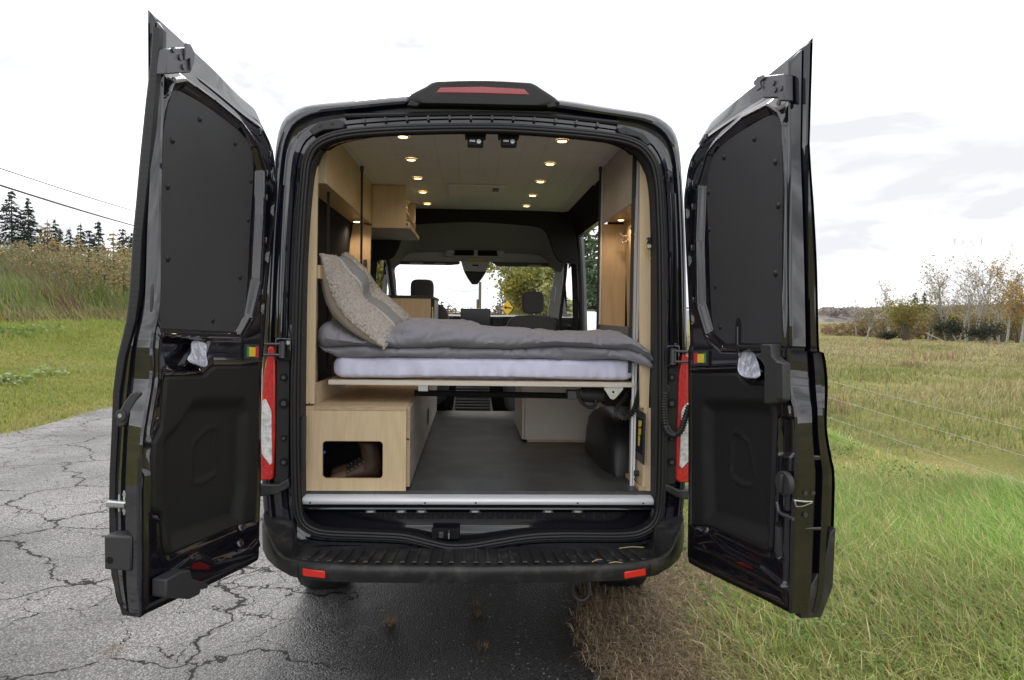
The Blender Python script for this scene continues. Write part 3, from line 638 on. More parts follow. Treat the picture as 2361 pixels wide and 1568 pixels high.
    dw = sdf(L(win), pts).reshape(shp); dt = sdf(L(trim), pts).reshape(shp); dp = sdf(L(pocket), pts).reshape(shp)
    outline = np.minimum(np.minimum((s-fz(hl, z)), (fz(fl, z)-s)), np.minimum((fs(tl, s)-z), (z-fs(bl, s))))
    h = np.zeros(shp)                                           # height towards the opening
    h += -.004*(1-sstep(outline, .012, .024))                   # flange round the rim
    h += .004*np.exp(-((outline-.030)/.006)**2)                 # rolled bead
    h += -.026*(1-sstep(dw, -.024, .010)) + .004*np.exp(-((dw-.014)/.007)**2)
    h += -.006*(1-sstep(dt, -.004, .010)) -.060*(1-sstep(dt, -.030, -.012)) + .004*np.exp(-((dt-.018)/.007)**2)
    h += -.034*(1-sstep(dp, -.022, .004))
    for gpoly in groove: h += -.012*(1-sstep(sdf(L(gpoly), pts).reshape(shp), -.010, .003))
    h += .012*(1-sstep(sdf(L(lowrib), pts).reshape(shp), -.012, .010))
    h += -.13*np.maximum(0, z-1.98)*sstep(z, 1.98, 2.10)*sstep(dw, .0, .06)
    zz = z
    # hinge-side strip with pressed slots
    for zc in ([1.93, 1.73, 1.52, 2.08] if sx < 0 else [1.95, 1.75, 1.50, 2.08]):
        h += -.010*np.exp(-(((zz-zc)/.022)**4))*np.exp(-(((s-fz(hl, z)-.040)/.008)**4))
    if sx > 0:
        for (cx, cy, rw, rh) in ((838, 640, .035, .012), (855, 1018, .03, .008)):
            pass
    inner = [W(a, -b, c) for a, b, c in zip(s.ravel(), h.ravel(), z.ravel())]
    # outer skin
    th_h = .065
    To = th_h*(1-sstep(Ug, .0, 1.0))+edz(z)*sstep(Ug, .0, 1.0)
    topfix = sstep(Vg, .93, 1.0)
    so_ = s+np.where(Ug > .5, (S_END-fz(fl, z))*(Ug-.5)*2, 0)
    zo = z+.050*topfix-.004*(1-sstep(Vg, 0, .05))
    if sx < 0: outerp = [W(a, b, c) for a, b, c in zip(so_.ravel(), To.ravel(), zo.ravel())]
    else: outerp = [W(a, b, c) for a, b, c in zip(so_.ravel(), To.ravel(), zo.ravel())]
    mb = MB(); w = nu+1; n = len(inner)
    F = [(b*w+a, b*w+a+1, (b+1)*w+a+1, (b+1)*w+a) for b in range(nv) for a in range(nu)]
    F2 = [tuple(k+n for k in f) for f in F]
    rim = [b*w for b in range(nv+1)], [a for a in range(nu+1)], [nv*w+a for a in range(nu+1)]
    for r in rim: F += [(r[k], r[k+1], r[k+1]+n, r[k]+n) for k in range(len(r)-1)]
    V = inner+outerp
    # free edge: stepped strip from the inner corner to the outer skin
    zf = z[:, nu]; sf = s[:, nu]; Tf = To[:, nu]; zof = zo[:, nu]
    steps = [(.0, 0, 0), (.05, .006, 0), (.10, .006, 0), (.46, .012, 0), (.50, -.010, 0), (.60, -.012, 0), (.64, .012, 0), (.76, .016, 0), (.80, -.004, 0), (.93, -.002, 0), (1.0, -.010, 0)] if sx > 0 else \
            [(.0, 0, 0), (.05, .006, 0), (.12, .006, 0), (.42, .010, 0), (.47, -.012, 0), (.62, -.014, 0), (.66, -.004, 0), (1.0, -.010, 0)]
    cols = []
    for f, ds, _ in steps:
        base = len(V); tt = f*Tf; ss = sf*(1-f)+S_END*f+ds; zc = zf*(1-f)+zof*f
        V += [W(a, b, c) for a, b, c in zip(ss, tt, zc)]; cols.append(base)
    m1 = nv+1
    for a, b in zip(cols[:-1], cols[1:]): F += [(a+k, b+k, b+k+1, a+k+1) for k in range(nv)]
    # tie strip to the inner and outer sheets
    F += [(k*w+nu, cols[0]+k, cols[0]+k+1, (k+1)*w+nu) for k in range(nv)]
    F += [(cols[-1]+k, k*w+nu+n, (k+1)*w+nu+n, cols[-1]+k+1) for k in range(nv)]
    for kk in (0, nv): F.append(tuple([kk*w+nu]+[c+kk for c in cols]+[kk*w+nu+n]))
    lab = 'left rear door standing open over the road' if sx < 0 else 'right rear door standing open over the grass'
    door = mk('rear_door', V, F+F2, M_paint2, van, smooth=40, label=lab)
    # ---- matte board over the window opening, with rivets
    bp = smooth_loop(L(blank), 80)
    if sx > 0:                                   # slot at its lower edge
        pass
    tl_ = lambda c: 0
    bo = MB().prism([W(a, .017+tl_(c), c) for a, c in bp], [N[0]*.008, N[1]*.008, 0]).build('window_blank', M_blank, door, smooth=30, bevel=.003)
    for x, y in rivets:
        a, c = loc(x, y, .017); MB().disc(W(a, .017+tl_(c), c), (-N[0], -N[1], 0), .0115, .007, 14, dome=1).build('rivet', M_plast, door)
    if sx > 0:
        sl = A([(398, 1484), (400, 1385), (405, 1365), (412, 1358), (420, 1364), (425, 1380), (424, 1484)])
        MB().prism([W(*(lambda q: (q[0], .0155, q[1]))(loc(x, y, .0155))) for x, y in sl], [N[0]*.004, N[1]*.004, 0]).build('board_slot', M_dark, door)
        q0 = loc(*A([(411, 1400)])[0], .013); q1 = loc(*A([(411, 1484)])[0], .013)
        MB().tube([W(q0[0], .012, q0[1]), W(q1[0], .012, q1[1])], .004, 8).build('lock_rod', M_gunmetal, door)
    # ---- moulded lower trim panel
    T = L(trim); smin, smax = T[:, 0].min()+.001, T[:, 0].max()-.001; ns, nz = 90, 110
    Ts = smooth_loop(np.concatenate([T, ]), 500) if False else T
    def updn(sv):
        zs = []
        for i in range(len(T)):
            a, b = T[i], T[(i+1) % len(T)]
            if (a[0]-sv)*(b[0]-sv) <= 0 and abs(a[0]-b[0]) > 1e-9: zs.append(a[1]+(b[1]-a[1])*(sv-a[0])/(b[0]-a[0]))
        return min(zs), max(zs)
    uu = (1-np.cos(np.linspace(0, PI, ns+1)))/2; G = []
    for q in uu:
        sv = smin+(smax-smin)*q; lo, hi = updn(sv)
        for k in range(nz+1): G.append((sv, lo+(hi-lo)*(1-math.cos(PI*k/nz))/2))
    G = np.array(G); d0 = sdf(T, G); dr = sdf(L(relief), G); db = sdf(L(badge), G)
    hh = .006-.010*(1-sstep(-d0, .0, .010)) - .034*(1-sstep(dr, -.05, .012)) + .006*np.exp(-(db/.007)**2) - .005*(1-sstep(db, -.008, .0))
    V = [W(a, -b, c) for (a, c), b in zip(G, hh)]; w2 = nz+1
    F = [(a*w2+b, a*w2+b+1, (a+1)*w2+b+1, (a+1)*w2+b) for a in range(ns) for b in range(nz)]
    mk('trim_panel', V, F, M_trim, door, smooth=70)
    # ---- warning label
    lp = B([(791, 36), (861, 36), (861, 124), (789, 122)]) if sx < 0 else B([(232, 72), (304, 72), (304, 152), (230, 152)])
    def plate(name, pts, t0, t1, m, bev=.0015):
        return MB().prism([W(*(lambda q: (q[0], t0, q[1]))(loc(x, y, t0))) for x, y in pts], [N[0]*(t1-t0), N[1]*(t1-t0), 0]).build(name, m, door, bevel=bev)
    plate('label_base', lp, -.012, -.0, M_greyp)
    if sx < 0:
        plate('label_green_edge', B([(797, 48), (811, 48), (809, 106), (795, 106)]), -.0135, -.012, M_grn, 0)
        plate('label_red_edge', B([(843, 48), (857, 48), (857, 110), (842, 110)]), -.0135, -.012, M_redp, 0)
        plate('label_yellow_square', B([(811, 54), (842, 54), (841, 105), (810, 105)]), -.016, -.012, M_yel)
    else:
        plate('label_red_edge', B([(238, 82), (253, 82), (252, 140), (237, 140)]), -.0135, -.012, M_redp, 0)
        plate('label_green_edge', B([(290, 82), (300, 82), (300, 136), (289, 136)]), -.0135, -.012, M_grn, 0)
        plate('label_yellow_square', B([(255, 88), (289, 88), (288, 136), (254, 136)]), -.016, -.012, M_yel)
    # ---- pull-pocket rim, polished pressing
    pk = B([(518, 22), (583, 30), (560, 90), (535, 160), (452, 128), (490, 80)]) if sx < 0 else B([(472, 72), (530, 66), (560, 110), (592, 155), (615, 212), (540, 214), (490, 172)])
    q = L(pk); c = q.mean(0); ringz = smooth_loop(q, 28)
    mbp = MB(); mbp.loft([[W(c[0]+(a-c[0])*f, t+.45*(b-c[1])*f, c[1]+(b-c[1])*f) for a, b in ringz] for f, t in ((1.0, -.002), (.93, -.006), (.80, .006), (.5, .012), (.15, .014))], True, True)
    mbp.build('pull_pocket', M_film, door, smooth=60, label='crumpled clear plastic film in the pull pocket')
    # ---- upper latch
    if sx < 0: lt = A([(296, 228), (332, 222), (414, 218), (411, 338), (330, 343), (293, 346)])
    else: lt = A([(527, 236), (560, 232), (630, 224), (632, 350), (602, 352), (600, 336), (528, 338)])
    lq = [loc(x, y, -.03) for x, y in lt]
    la = MB().prism([W(a, -.034, b) for a, b in lq], [N[0]*.034, N[1]*.034, 0]).build('upper_latch', M_latch, door, bevel=.004)
    for (x, y) in (A([(400, 232), (362, 268), (377, 312), (332, 372), (330, 232)]) if sx < 0 else A([(497, 265), (578, 268), (585, 300), (612, 292), (603, 360)])):
        a, b = loc(x, y, -.034); MB().disc(W(a, -.033, b), (-N[0], -N[1], 0), .009, .006, 12).build('latch_bolt', M_gunmetal, door)
    br = A([(390, 200), (410, 205), (430, 245), (428, 290), (412, 330), (408, 270), (385, 280)]) if sx < 0 else A([(490, 262), (502, 240), (528, 230), (532, 246), (515, 262), (520, 290), (500, 304)])
    MB().prism([W(a, -.042, b) for a, b in [loc(x, y, -.04) for x, y in br]], [N[0]*.007, N[1]*.007, 0]).build('latch_hook', M_latch, door, bevel=.0012)
    # ---- clips along the hinge side
    for (x, y) in (A([(737, 615), (782, 720), (768, 808), (788, 818), (765, 920), (762, 1118), (745, 1360)]) if sx < 0 else A([(240, 552), (262, 520), (195, 650), (183, 745), (202, 738), (200, 845), (197, 1035), (204, 1278)])):
        a, b = loc(x, y, -.004); MB().box((-.006, -.004, -.013), (.006, .004, .013)).V
        c8 = [W(a+i*.006, t, b+k*.014) for i in (-1, 1) for t in (-.010, .004) for k in (-1, 1)]
        mk('edge_clip', c8, [(0, 1, 3, 2), (4, 6, 7, 5), (0, 4, 5, 1), (2, 3, 7, 6), (0, 2, 6, 4), (1, 5, 7, 3)], M_paint, door, bevel=.003)
    def We(t, ds, zq): return W(S_END+ds, t, zq)     # point on the free edge, ds further towards the camera
    def eprism(name, pts, d0, d1, m, bev=.003):
        q = [endl(x, y) for x, y in pts]; return MB().prism([We(a, d0, b) for a, b in q], [D[0]*(d1-d0), D[1]*(d1-d0), 0]).build(name, m, door, bevel=bev)
    if sx < 0:
        # ribbed rubber seal down the free edge
        so1 = np.array([endl(x, y) for x, y in A([(248, 70), (236, 150), (229, 280), (204, 480), (179, 720), (159, 950), (144, 1100), (129, 1350), (114, 1490)])+B([(85, 120), (64, 300), (58, 480), (46, 750), (44, 950), (64, 1130), (122, 1320), (185, 1440), (212, 1525)])])
        si1 = np.array([endl(x, y) for x, y in A([(272, 170), (262, 320), (230, 700), (205, 950), (190, 1100), (178, 1350), (160, 1490)])+B([(132, 110), (103, 300), (95, 480), (80, 750), (78, 950), (96, 1110), (155, 1290), (218, 1400), (244, 1500)])])
        zl = np.linspace(.552, 2.36, 420); V = []; F = []
        for k, zz1 in enumerate(zl):
            ta = float(np.interp(zz1, si1[::-1, 1], si1[::-1, 0])); tb = max(ta+.014, float(np.interp(zz1, so1[::-1, 1], so1[::-1, 0]))); r = .0004*((k//2) % 2)
            for f, d in ((-.10, -.012), (.0, .006), (.22, .0075+r), (.60, .011+r), (.82, .009), (.95, .004), (1.02, -.010)): V.append(We(ta+(tb-ta)*f, d, zz1))
        for k in range(419):
            for j in range(6): F.append((k*7+j, k*7+j+1, (k+1)*7+j+1, (k+1)*7+j))
        mk('edge_seal', V, F, M_rub, door, smooth=60)
        hd = B([(130, 468), (133, 430), (147, 390), (172, 345), (205, 300), (235, 287), (266, 290), (266, 308), (240, 335), (215, 380), (195, 420), (186, 455), (168, 478), (145, 479)])
        hp = eprism('inner_lever', hd, .016, .045, M_greyp, .006); a, b = endl(*B([(161, 415)])[0]); MB().disc(We(a, .045, b), (D[0], D[1], 0), .018, .006, 20).build('lever_pivot', M_greyp, door, bevel=.002); MB().disc(We(a, .051, b), (D[0], D[1], 0), .007, .002, 12).build('lever_screw', M_steel, door)
        eprism('striker_plate', B([(112, 855), (130, 830), (180, 828), (196, 848), (194, 940), (178, 962), (130, 962), (110, 940)]), .014, .02, M_zinc, .0015)
        eprism('striker_bar', B([(72, 885), (78, 872), (185, 880), (180, 915), (72, 910)]), .02, .045, M_steel, .005)
        eprism('striker_block', B([(175, 885), (242, 882), (245, 905), (232, 918), (178, 920)]), .018, .05, M_plast, .004)
        for p in B([(152, 850), (150, 935)]): a, b = endl(*p); MB().disc(We(a, .02, b), (D[0], D[1], 0), .008, .003, 12).build('bolt', M_steel, door)
        eprism('lower_box', B([(102, 1048), (110, 1044), (245, 1046), (250, 1055), (246, 1228), (238, 1232), (104, 1222)]), .01, .075, M_greyp, .006)
        a, b = endl(*B([(134, 1172)])[0]); MB().disc(We(a, .0755, b), (D[0], D[1], 0), .011, .001, 14).build('box_hole', M_dark, door)
        # bottom bracket that stands proud of the inner face
        bk = B([(345, 1325), (430, 1280), (478, 1270), (490, 1320), (575, 1345), (575, 1372), (535, 1380), (530, 1405), (475, 1432), (345, 1420)])
        q = [loc(x, y, -.05) for x, y in bk]; MB().prism([W(a, -.055, b) for a, b in q], [N[0]*.05, N[1]*.05, 0]).build('bottom_guide', M_greyp, door, bevel=.005)
        bw = B([(38, 1015), (50, 1300), (110, 1520), (212, 1532), (185, 1450), (122, 1330), (64, 1140)])
        eprism('corner_cladding', bw, -.03, .002, M_bump, .004)
    else:
        cl = B([(986, 1012), (970, 1330), (908, 1492), (795, 1498), (796, 1392), (860, 1310), (905, 1230), (935, 1150), (955, 1040)])
        eprism('corner_cladding', cl, -.02, .012, M_bump, .004)
        eprism('edge_recess', B([(775, 622), (905, 627), (906, 652), (782, 660)]), .004, .016, M_paint, .004)
        eprism('edge_recess', B([(815, 1016), (860, 1010), (905, 1008), (905, 1026), (870, 1026)]), .004, .016, M_paint, .003)
        eprism('latch_opening', B([(757, 862), (820, 868), (858, 868), (856, 882), (800, 902), (766, 902)]), .004, .017, M_steel, .002)
        eprism('latch_void', B([(766, 870), (815, 876), (846, 874), (800, 893), (772, 894)]), .017, .019, M_dark, 0)
        for p in B([(818, 826), (858, 826), (818, 943)]): a, b = endl(*p); MB().disc(We(a, .012, b), (D[0], D[1], 0), .008, .006, 12).build('bolt', M_greyp, door)
        kn = B([(730, 780)])[0]; a, b = loc(*kn, -.01); MB().disc(W(a, -.004, b), (-N[0], -N[1], 0), .04, .02, 24).build('lock_knob', M_greyp, door, bevel=.004)
        MB().prism([W(a-.012, -.024, b-.03), W(a+.006, -.024, b-.03), W(a+.012, -.024, b+.03), W(a-.004, -.024, b+.03)], [-N[0]*.012, -N[1]*.012, 0]).build('knob_grip', M_greyp, door, bevel=.003)
        rp = B([(682, 880), (692, 932), (712, 948), (770, 972)]); MB().tube([W(*(lambda q: (q[0], -.02, q[1]))(loc(x, y, -.02))) for x, y in rp], .0055, 8).build('lock_rod', M_gunmetal, door)
        bk = B([(605, 42), (614, 36), (664, 36), (669, 100), (690, 120), (718, 136), (716, 335), (700, 352), (626, 358), (627, 150), (607, 112)])
        q = [loc(x, y, -.03) for x, y in bk]; MB().prism([W(a, -.04, b) for a, b in q], [N[0]*.038, N[1]*.038, 0]).build('cable_cover', M_greyp, door, bevel=.005)
        q = [loc(x, y, -.05) for x, y in B([(676, 130), (716, 138), (714, 330), (676, 330)])]; MB().prism([W(a, -.052, b) for a, b in q], [N[0]*.013, N[1]*.013, 0]).build('cable_cover_cap', M_greyp, door, bevel=.003)
        for (x, y) in B([(297, 1028), (297, 1110)]): a, b = loc(x, y, -.006); MB().disc(W(a, -.004, b), (-N[0], -N[1], .6), .022, .008, 16, dome=1).build('pressed_pad', M_paint, door)
    if sx < 0:
        for (x, y) in B([(768, 1038), (762, 1125)]): a, b = loc(x, y, -.006); MB().disc(W(a, -.004, b), (-N[0], -N[1], .6), .022, .008, 16, dome=1).build('pressed_pad', M_paint, door)
    return door
left_door = build_door(-1); right_door = build_door(1)
# ================================================================== INTERIOR: linings, floor, ceiling (parts of the van)
FZ = .70; CZ = 2.355
box('floor', (-.82, .106, .672), (.82, 2.68, FZ), M_floor, van, bevel=.002)
# left wall lining and battens
def wall_lining(sx, Y0, Y1, z0, z1, m, name='wall_lining', off=.06):
    zs = np.linspace(z0, z1, 10); mb = MB()
    mb.loft([[(sx*(body_x(z)-off), Y, z) for z in zs] for Y in (Y0, Y1)], False).build(name, m, van, smooth=60)
wall_lining(-1, .16, 2.95, .68, 2.36, M_headd)
wall_lining(1, .16, 1.45, .68, 2.36, M_headd, off=.045)
wall_lining(1, 2.74, 3.05, .68, 2.30, M_headd)
wall_lining(1, 1.45, 2.74, 2.165, 2.37, M_headd)
ceil = box('ceiling', (-.80, .20, CZ+.012), (.80, 2.62, CZ+.03), M_head, van)
npk = 14; wdt = 1.56/npk
for k in range(npk):
    x0 = -.78+k*wdt; MB().box((x0+.00025, .20, CZ+(.0006 if k % 2 else 0)), (x0+wdt-.00025, 2.62, CZ+.011)).build('ceiling_plank', M_ceil, ceil, bevel=.0015)
# ceiling vent panel
p0 = onZ(1036, 447, CZ); p1 = onZ(1164, 447, CZ); p2 = onZ(1164, 426, CZ)
vp = box('vent_panel', (p0[0], p2[1], CZ-.012), (p1[0], p0[1], CZ-.0005), mat('off_white_plastic', (.72, .71, .69), .5), ceil, bevel=.004)
q = onZ(1143, 436, CZ-.012); box('vent_catch', (q[0]-.02, q[1]-.03, CZ-.022), (q[0]+.02, q[1]+.05, CZ-.012), M_gunmetal, ceil, bevel=.003)
# header above the opening: two black catches
for x0 in (1078, 1155):
    a = onY(x0, 322, .10); b = onY(x0+36, 339, .10)
    c = box('door_catch', (a[0], .08, b[2]), (b[0], .125, a[2]+.012), M_plast, van, bevel=.004)
    w = b[0]-a[0]; zc = (a[2]+b[2])/2+.003
    MB().box((a[0]+.008, .074, zc-.004), (a[0]+w*.5, .08, zc+.008)).build('catch_tongue', M_steel, c, bevel=.002)
    MB().disc((a[0]+w*.72, .08, zc), (0, -1, 0), .010, .006, 14).build('catch_roller', M_steel, c)
    box('catch_mount', (a[0]-.012, .10, a[2]+.012), (b[0]+.012, .16, a[2]+.05), M_plast, van, bevel=.004)

# ------------------------------------------------------------------ bench cabinet on the left with the boot hole
BY = .10
bench = empty('bench_cabinet', (-.55, .9, FZ), 'low birch plywood bench cabinet on the left with rounded boot opening', 'cabinet')
def bxz(x, y): p = onY(x, y, BY); return p[0], p[2]
X1 = bxz(936, 1040)[0]; zt = bxz(936, 938)[1]
postL = [(703, 931), (704, 850), (707, 700), (711, 600), (717, 480), (724, 400), (731, 358)]; postR = [(733, 358), (732, 420), (728, 700), (725, 931)]
mb = MB(); mb.prism([onY(x, y, BY) for x, y in postL+postR], (0, .018, 0))
x0 = bxz(702, 1040)[0]; hx0, hz1 = bxz(743, 1016); hx1, hz0 = bxz(883, 1104)
inner = rrect(hx0, hz0, hx1, hz1, .018, 6); ni = len(inner)
def rect_pt(i):                                   # matching points on the panel's own outline
    a, c = inner[i]; cx, cz = (hx0+hx1)/2, (hz0+hz1)/2; dx, dz = a-cx, c-cz
    kx = ((X1 if dx > 0 else x0)-cx)/dx if abs(dx) > 1e-6 else 1e9; kz_ = ((zt-.019 if dz > 0 else FZ+.001)-cz)/dz if abs(dz) > 1e-6 else 1e9
    k = min(kx, kz_); return (cx+dx*k, cz+dz*k)
outr = [rect_pt(i) for i in range(ni)]
# make sure the true corners are on the outer loop
for cxx, czz in ((X1, zt-.019), (x0, zt-.019), (x0, FZ+.001), (X1, FZ+.001)):
    k = min(range(ni), key=lambda i: (outr[i][0]-cxx)**2+(outr[i][1]-czz)**2); outr[k] = (cxx, czz)
r1 = [(a, BY, c) for a, c in outr]; r2 = [(a, BY, c) for a, c in inner]; r3 = [(a, BY+.018, c) for a, c in inner]; r4 = [(a, BY+.018, c) for a, c in outr]
mb.loft([r1, r2, r3, r4, r1], True, False)
mb.build('front_panel', M_ply, bench, smooth=20)
MB().loft([[(a+(.0018 if a < (hx0+hx1)/2 else -.0018), BY-.0004, c+(.0018 if c < (hz0+hz1)/2 else -.0018)) for a, c in inner], [(a, BY-.0004, c) for a, c in inner]], True, False).build('opening_edge', M_plyo, bench, smooth=0)
box('bench_top', (x0, BY, zt-.018), (X1+.001, 1.92, zt), M_plyo if False else M_plyx, bench)
box('top_edge', (x0+.04, BY-.0015, zt-.018), (X1+.001, BY+.0005, zt-.0005), M_edge, bench)
box('side_panel', (X1-.022, BY+.0185, FZ), (X1-.004, 2.62, zt-.0185), M_plyx, bench)
box('end_panel', (-.80, 2.60, FZ), (X1-.023, 2.62, zt-.0185), M_plyx, bench)
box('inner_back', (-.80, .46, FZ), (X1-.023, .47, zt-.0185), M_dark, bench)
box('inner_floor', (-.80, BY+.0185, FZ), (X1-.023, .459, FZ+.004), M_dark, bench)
# drawer and door fronts on the aisle side, standing proud, with pale cut edges
fx0, fx1 = X1-.003, X1+.015; gapz = bxz(938, 1016)[1]
for nm, ya, yb, za, zb in (('drawer_front', BY+.03, .52, gapz+.003, zt-.004), ('drawer_front', BY+.03, .52, FZ+.012, gapz-.003), ('door_front', .524, 1.28, FZ+.012, zt-.004), ('door_front', 1.284, 1.90, FZ+.012, zt-.004), ('door_front', 1.904, 2.60, FZ+.012, zt-.004)):
    d = box(nm, (fx0, ya, za), (fx1, yb, zb), M_lamd, bench, bevel=.001)
    box('front_edge', (fx0+.001, ya-.0012, za+.001), (fx1-.001, ya+.0005, zb-.001), M_edge, d)
hp = rrect(0, 0, .16, .10, .03, 4)
MB().prism([(fx1-.001, 1.36+a, .79+c) for a, c in hp], (.0016, 0, 0)).build('finger_hole', M_dark, bench)
box('side_rail', (-.745, BY+.05, zt), (-.727, 1.3, zt+.095), M_plyw, bench, bevel=.001)
box('side_rail_end', (-.745, BY+.0485, zt+.001), (-.727, BY+.0505, zt+.094), M_edge, bench)
# battens and rail on the left wall above the bench
box('wall_rail', (-.80, .135, 1.655), (-.715, 1.3, 1.715), M_ply, bench, bevel=.002)
box('wall_batten', (-.79, .30, zt), (-.765, .33, 1.655), M_ply, bench)
box('wall_batten', (-.79, .78, zt), (-.765, .83, 1.655), M_ply, bench)
p = onY(711, 931, BY); MB().disc((p[0]+.005, BY, p[2]), (0, -1, 0), .004, .0015, 10).build('screw', M_gunmetal, bench)
# pull-tab plate on the felt, left
pprism('tie_plate', [(692, 972), (697, 958), (706, 958), (704, 1075), (700, 1085), (691, 1085)], .02, .012, M_greyp, van, bevel=.003)

# boots inside the boot opening
def boot(X, Y, z, s, label, rot=0):
    b = empty('boot', (X, Y, z), label, 'boot')
    prof = [(-.14, .028, .03, .0), (-.135, .045, .045, .0), (-.10, .055, .058, .0), (-.05, .055, .075, .0), (.0, .048, .10, .0), (.04, .043, .125, .0), (.09, .042, .12, .0), (.125, .038, .11, .0), (.138, .022, .09, .012)]
    def T(x, y, zz): c, si = math.cos(rot), math.sin(rot); return (X+s*(x*c-y*si), Y+s*(x*si+y*c), z+s*zz)
    up = MB(); rings = []
    for x, w, h, z0 in prof:
        rings.append([T(x, w*math.cos(a)*(1 if math.sin(a) < 0 else .9), .018+z0+(h-.018)*(.5+.5*math.sin(a)) if True else 0) for a in np.linspace(0, 2*PI, 18, endpoint=False)])
    up.loft(rings, True, True); up.build('vamp', M_leather, b, smooth=60)
    t = MB(); t.loft([[T(-.0 if False else x, w*1.02*math.cos(a), .018+(h*1.02-.018)*(.5+.5*math.sin(a))) for a in np.linspace(0, 2*PI, 18, endpoint=False)] for x, w, h, _ in prof[:4]], True, True); t.build('toe_cap', M_toe, b, smooth=60)
    sh = MB(); rings = []
    for q, zz in enumerate((.07, .11, .15, .19, .225, .23)):
        cx = .075+.012*math.sin(q); rx = [.068, .06, .056, .055, .056, .05][q]; ry = [.043, .042, .042, .043, .045, .04][q]
        rings.append([T(cx+rx*math.cos(a), ry*math.sin(a), zz) for a in np.linspace(0, 2*PI, 18, endpoint=False)])
    sh.loft(rings, True, True); sh.build('shaft', M_leather, b, smooth=60)
    so = MB(); so.loft([[T(x, y, zz) for x, y in ((-.15, 0), (-.13, .045), (-.08, .058), (0, .046), (.08, .044), (.13, .036), (.145, 0), (.13, -.036), (.08, -.044), (0, -.046), (-.08, -.058), (-.13, -.045))] for zz in (0, .02)], True, True); so.build('sole', M_rub, b, smooth=30)
    lc = MB()
    for k in range(6): xx = -.045+k*.021; zz = .082+k*.016; lc.tube([T(xx, -.035, zz-.012), T(xx+.008, 0, zz+.008), T(xx, .035, zz-.012)], .0035*s, 5)
    lc.build('laces', M_wire, b)
    for k in range(5): MB().disc(T(-.04+k*.021, -.040, .072+k*.013), (0, -1, .4), .003, .002, 8).build('eyelet', M_gunmetal, b)
    return b
pb = onY(835, 1102, .24)
boot(pb[0]-.03, .24, FZ+.005, .84, 'brown lace-up leather boot lying nearest in the boot opening', .12)
boot(pb[0]-.05, .36, FZ+.005, .84, 'brown boot half hidden behind the nearer boot', .05)
p = onY(749, 1042, .16); tag(MB().prism([(p[0]-.006, .14, p[2]-.008), (p[0]+.008, .14, p[2]-.002), (p[0]+.004, .14, p[2]+.01), (p[0]-.008, .14, p[2]+.008)], (0, .01, 0)).build('clip', M_blue, None, bevel=.001), 'tiny bright blue clip at the edge of the boot opening', 'clip')

# ------------------------------------------------------------------ overhead lockers on the left
loc1 = empty('side_locker', (-.75, .75, 2.09), 'long birch plywood locker high on the left wall above the bed', 'cabinet')
box('locker_face', (-.717, .205, 2.092), (-.70, 1.618, 2.352), M_plyx, loc1, bevel=.0015)
box('locker_end', (-.80, .200, 2.092), (-.7175, .217, 2.352), M_plyw, loc1, bevel=.0015)
box('locker_base', (-.84, .2175, 2.098), (-.7175, 1.618, 2.112), M_plyx, loc1)
for k, (y, z) in enumerate(((.36, 2.30), (.62, 2.28), (.9, 2.31))): MB().disc((-.70, y, z), (1, 0, 0), .004, .001, 8).build('screw', M_gunmetal, loc1)
galley = empty('galley_locker', (-.55, 1.65, 2.03), 'overhead plywood locker with open side shelf on the left past the bed', 'cabinet')
gx0, gx1 = -.70, onY(937, 470, 1.64)[0]; gz0 = onY(900, 526, 1.64)[2]
box('locker_end', (gx0, 1.625, gz0), (gx1, 1.642, 2.352), M_ply, galley, bevel=.0015)
box('locker_base', (-.84, 1.6425, gz0), (gx1+.02, 2.38, gz0+.016), M_lam, galley, bevel=.001)
box('base_lip', (gx1+.021, 1.6425, gz0), (gx1+.03, 2.38, gz0+.03), M_ply, galley)
box('locker_end', (gx0, 2.365, gz0+.0165), (gx1, 2.38, 2.352), M_ply, galley, bevel=.0015)
box('locker_back', (-.82, 1.6425, gz0+.0165), (-.805, 2.364, 2.352), M_ply, galley)
box('shelf', (-.804, 1.6425, gz0+.13), (gx1-.01, 2.364, gz0+.14), M_ply, galley)
for k, (yy, zz, rr, mm, lb) in enumerate(((1.80, gz0+.185, .05, mat('paper', (.55, .5, .4), .9), 'crumpled paper bag on the upper shelf of the open locker'), (1.80, gz0+.065, .05, mat('cloth_bundle', (.24, .22, .18), .95), 'grey brown cloth bundle on the lower shelf of the open locker'), (2.05, gz0+.06, .045, mat('pale_cloth', (.45, .47, .46), .9), 'pale crumpled cloth at the far end of the open locker shelf'))):
    V = []; mb = MB()
    def fn(a, b):
        th = a*2*PI; ph = (b-.5)*PI; n = Vector((math.cos(ph)*math.cos(th), math.cos(ph)*math.sin(th), math.sin(ph)))
        r = rr*(1+.55*mnoise.noise(n*2.2+Vector((k*5, 1, 2)))); return (gx1-.05+n.x*r*.9, yy+n.y*r*1.4, zz+n.z*r*.95)
    mb.grid(fn, 20, 12); tag(mb.build('bundle', mm, None, smooth=30), lb, 'bundle')
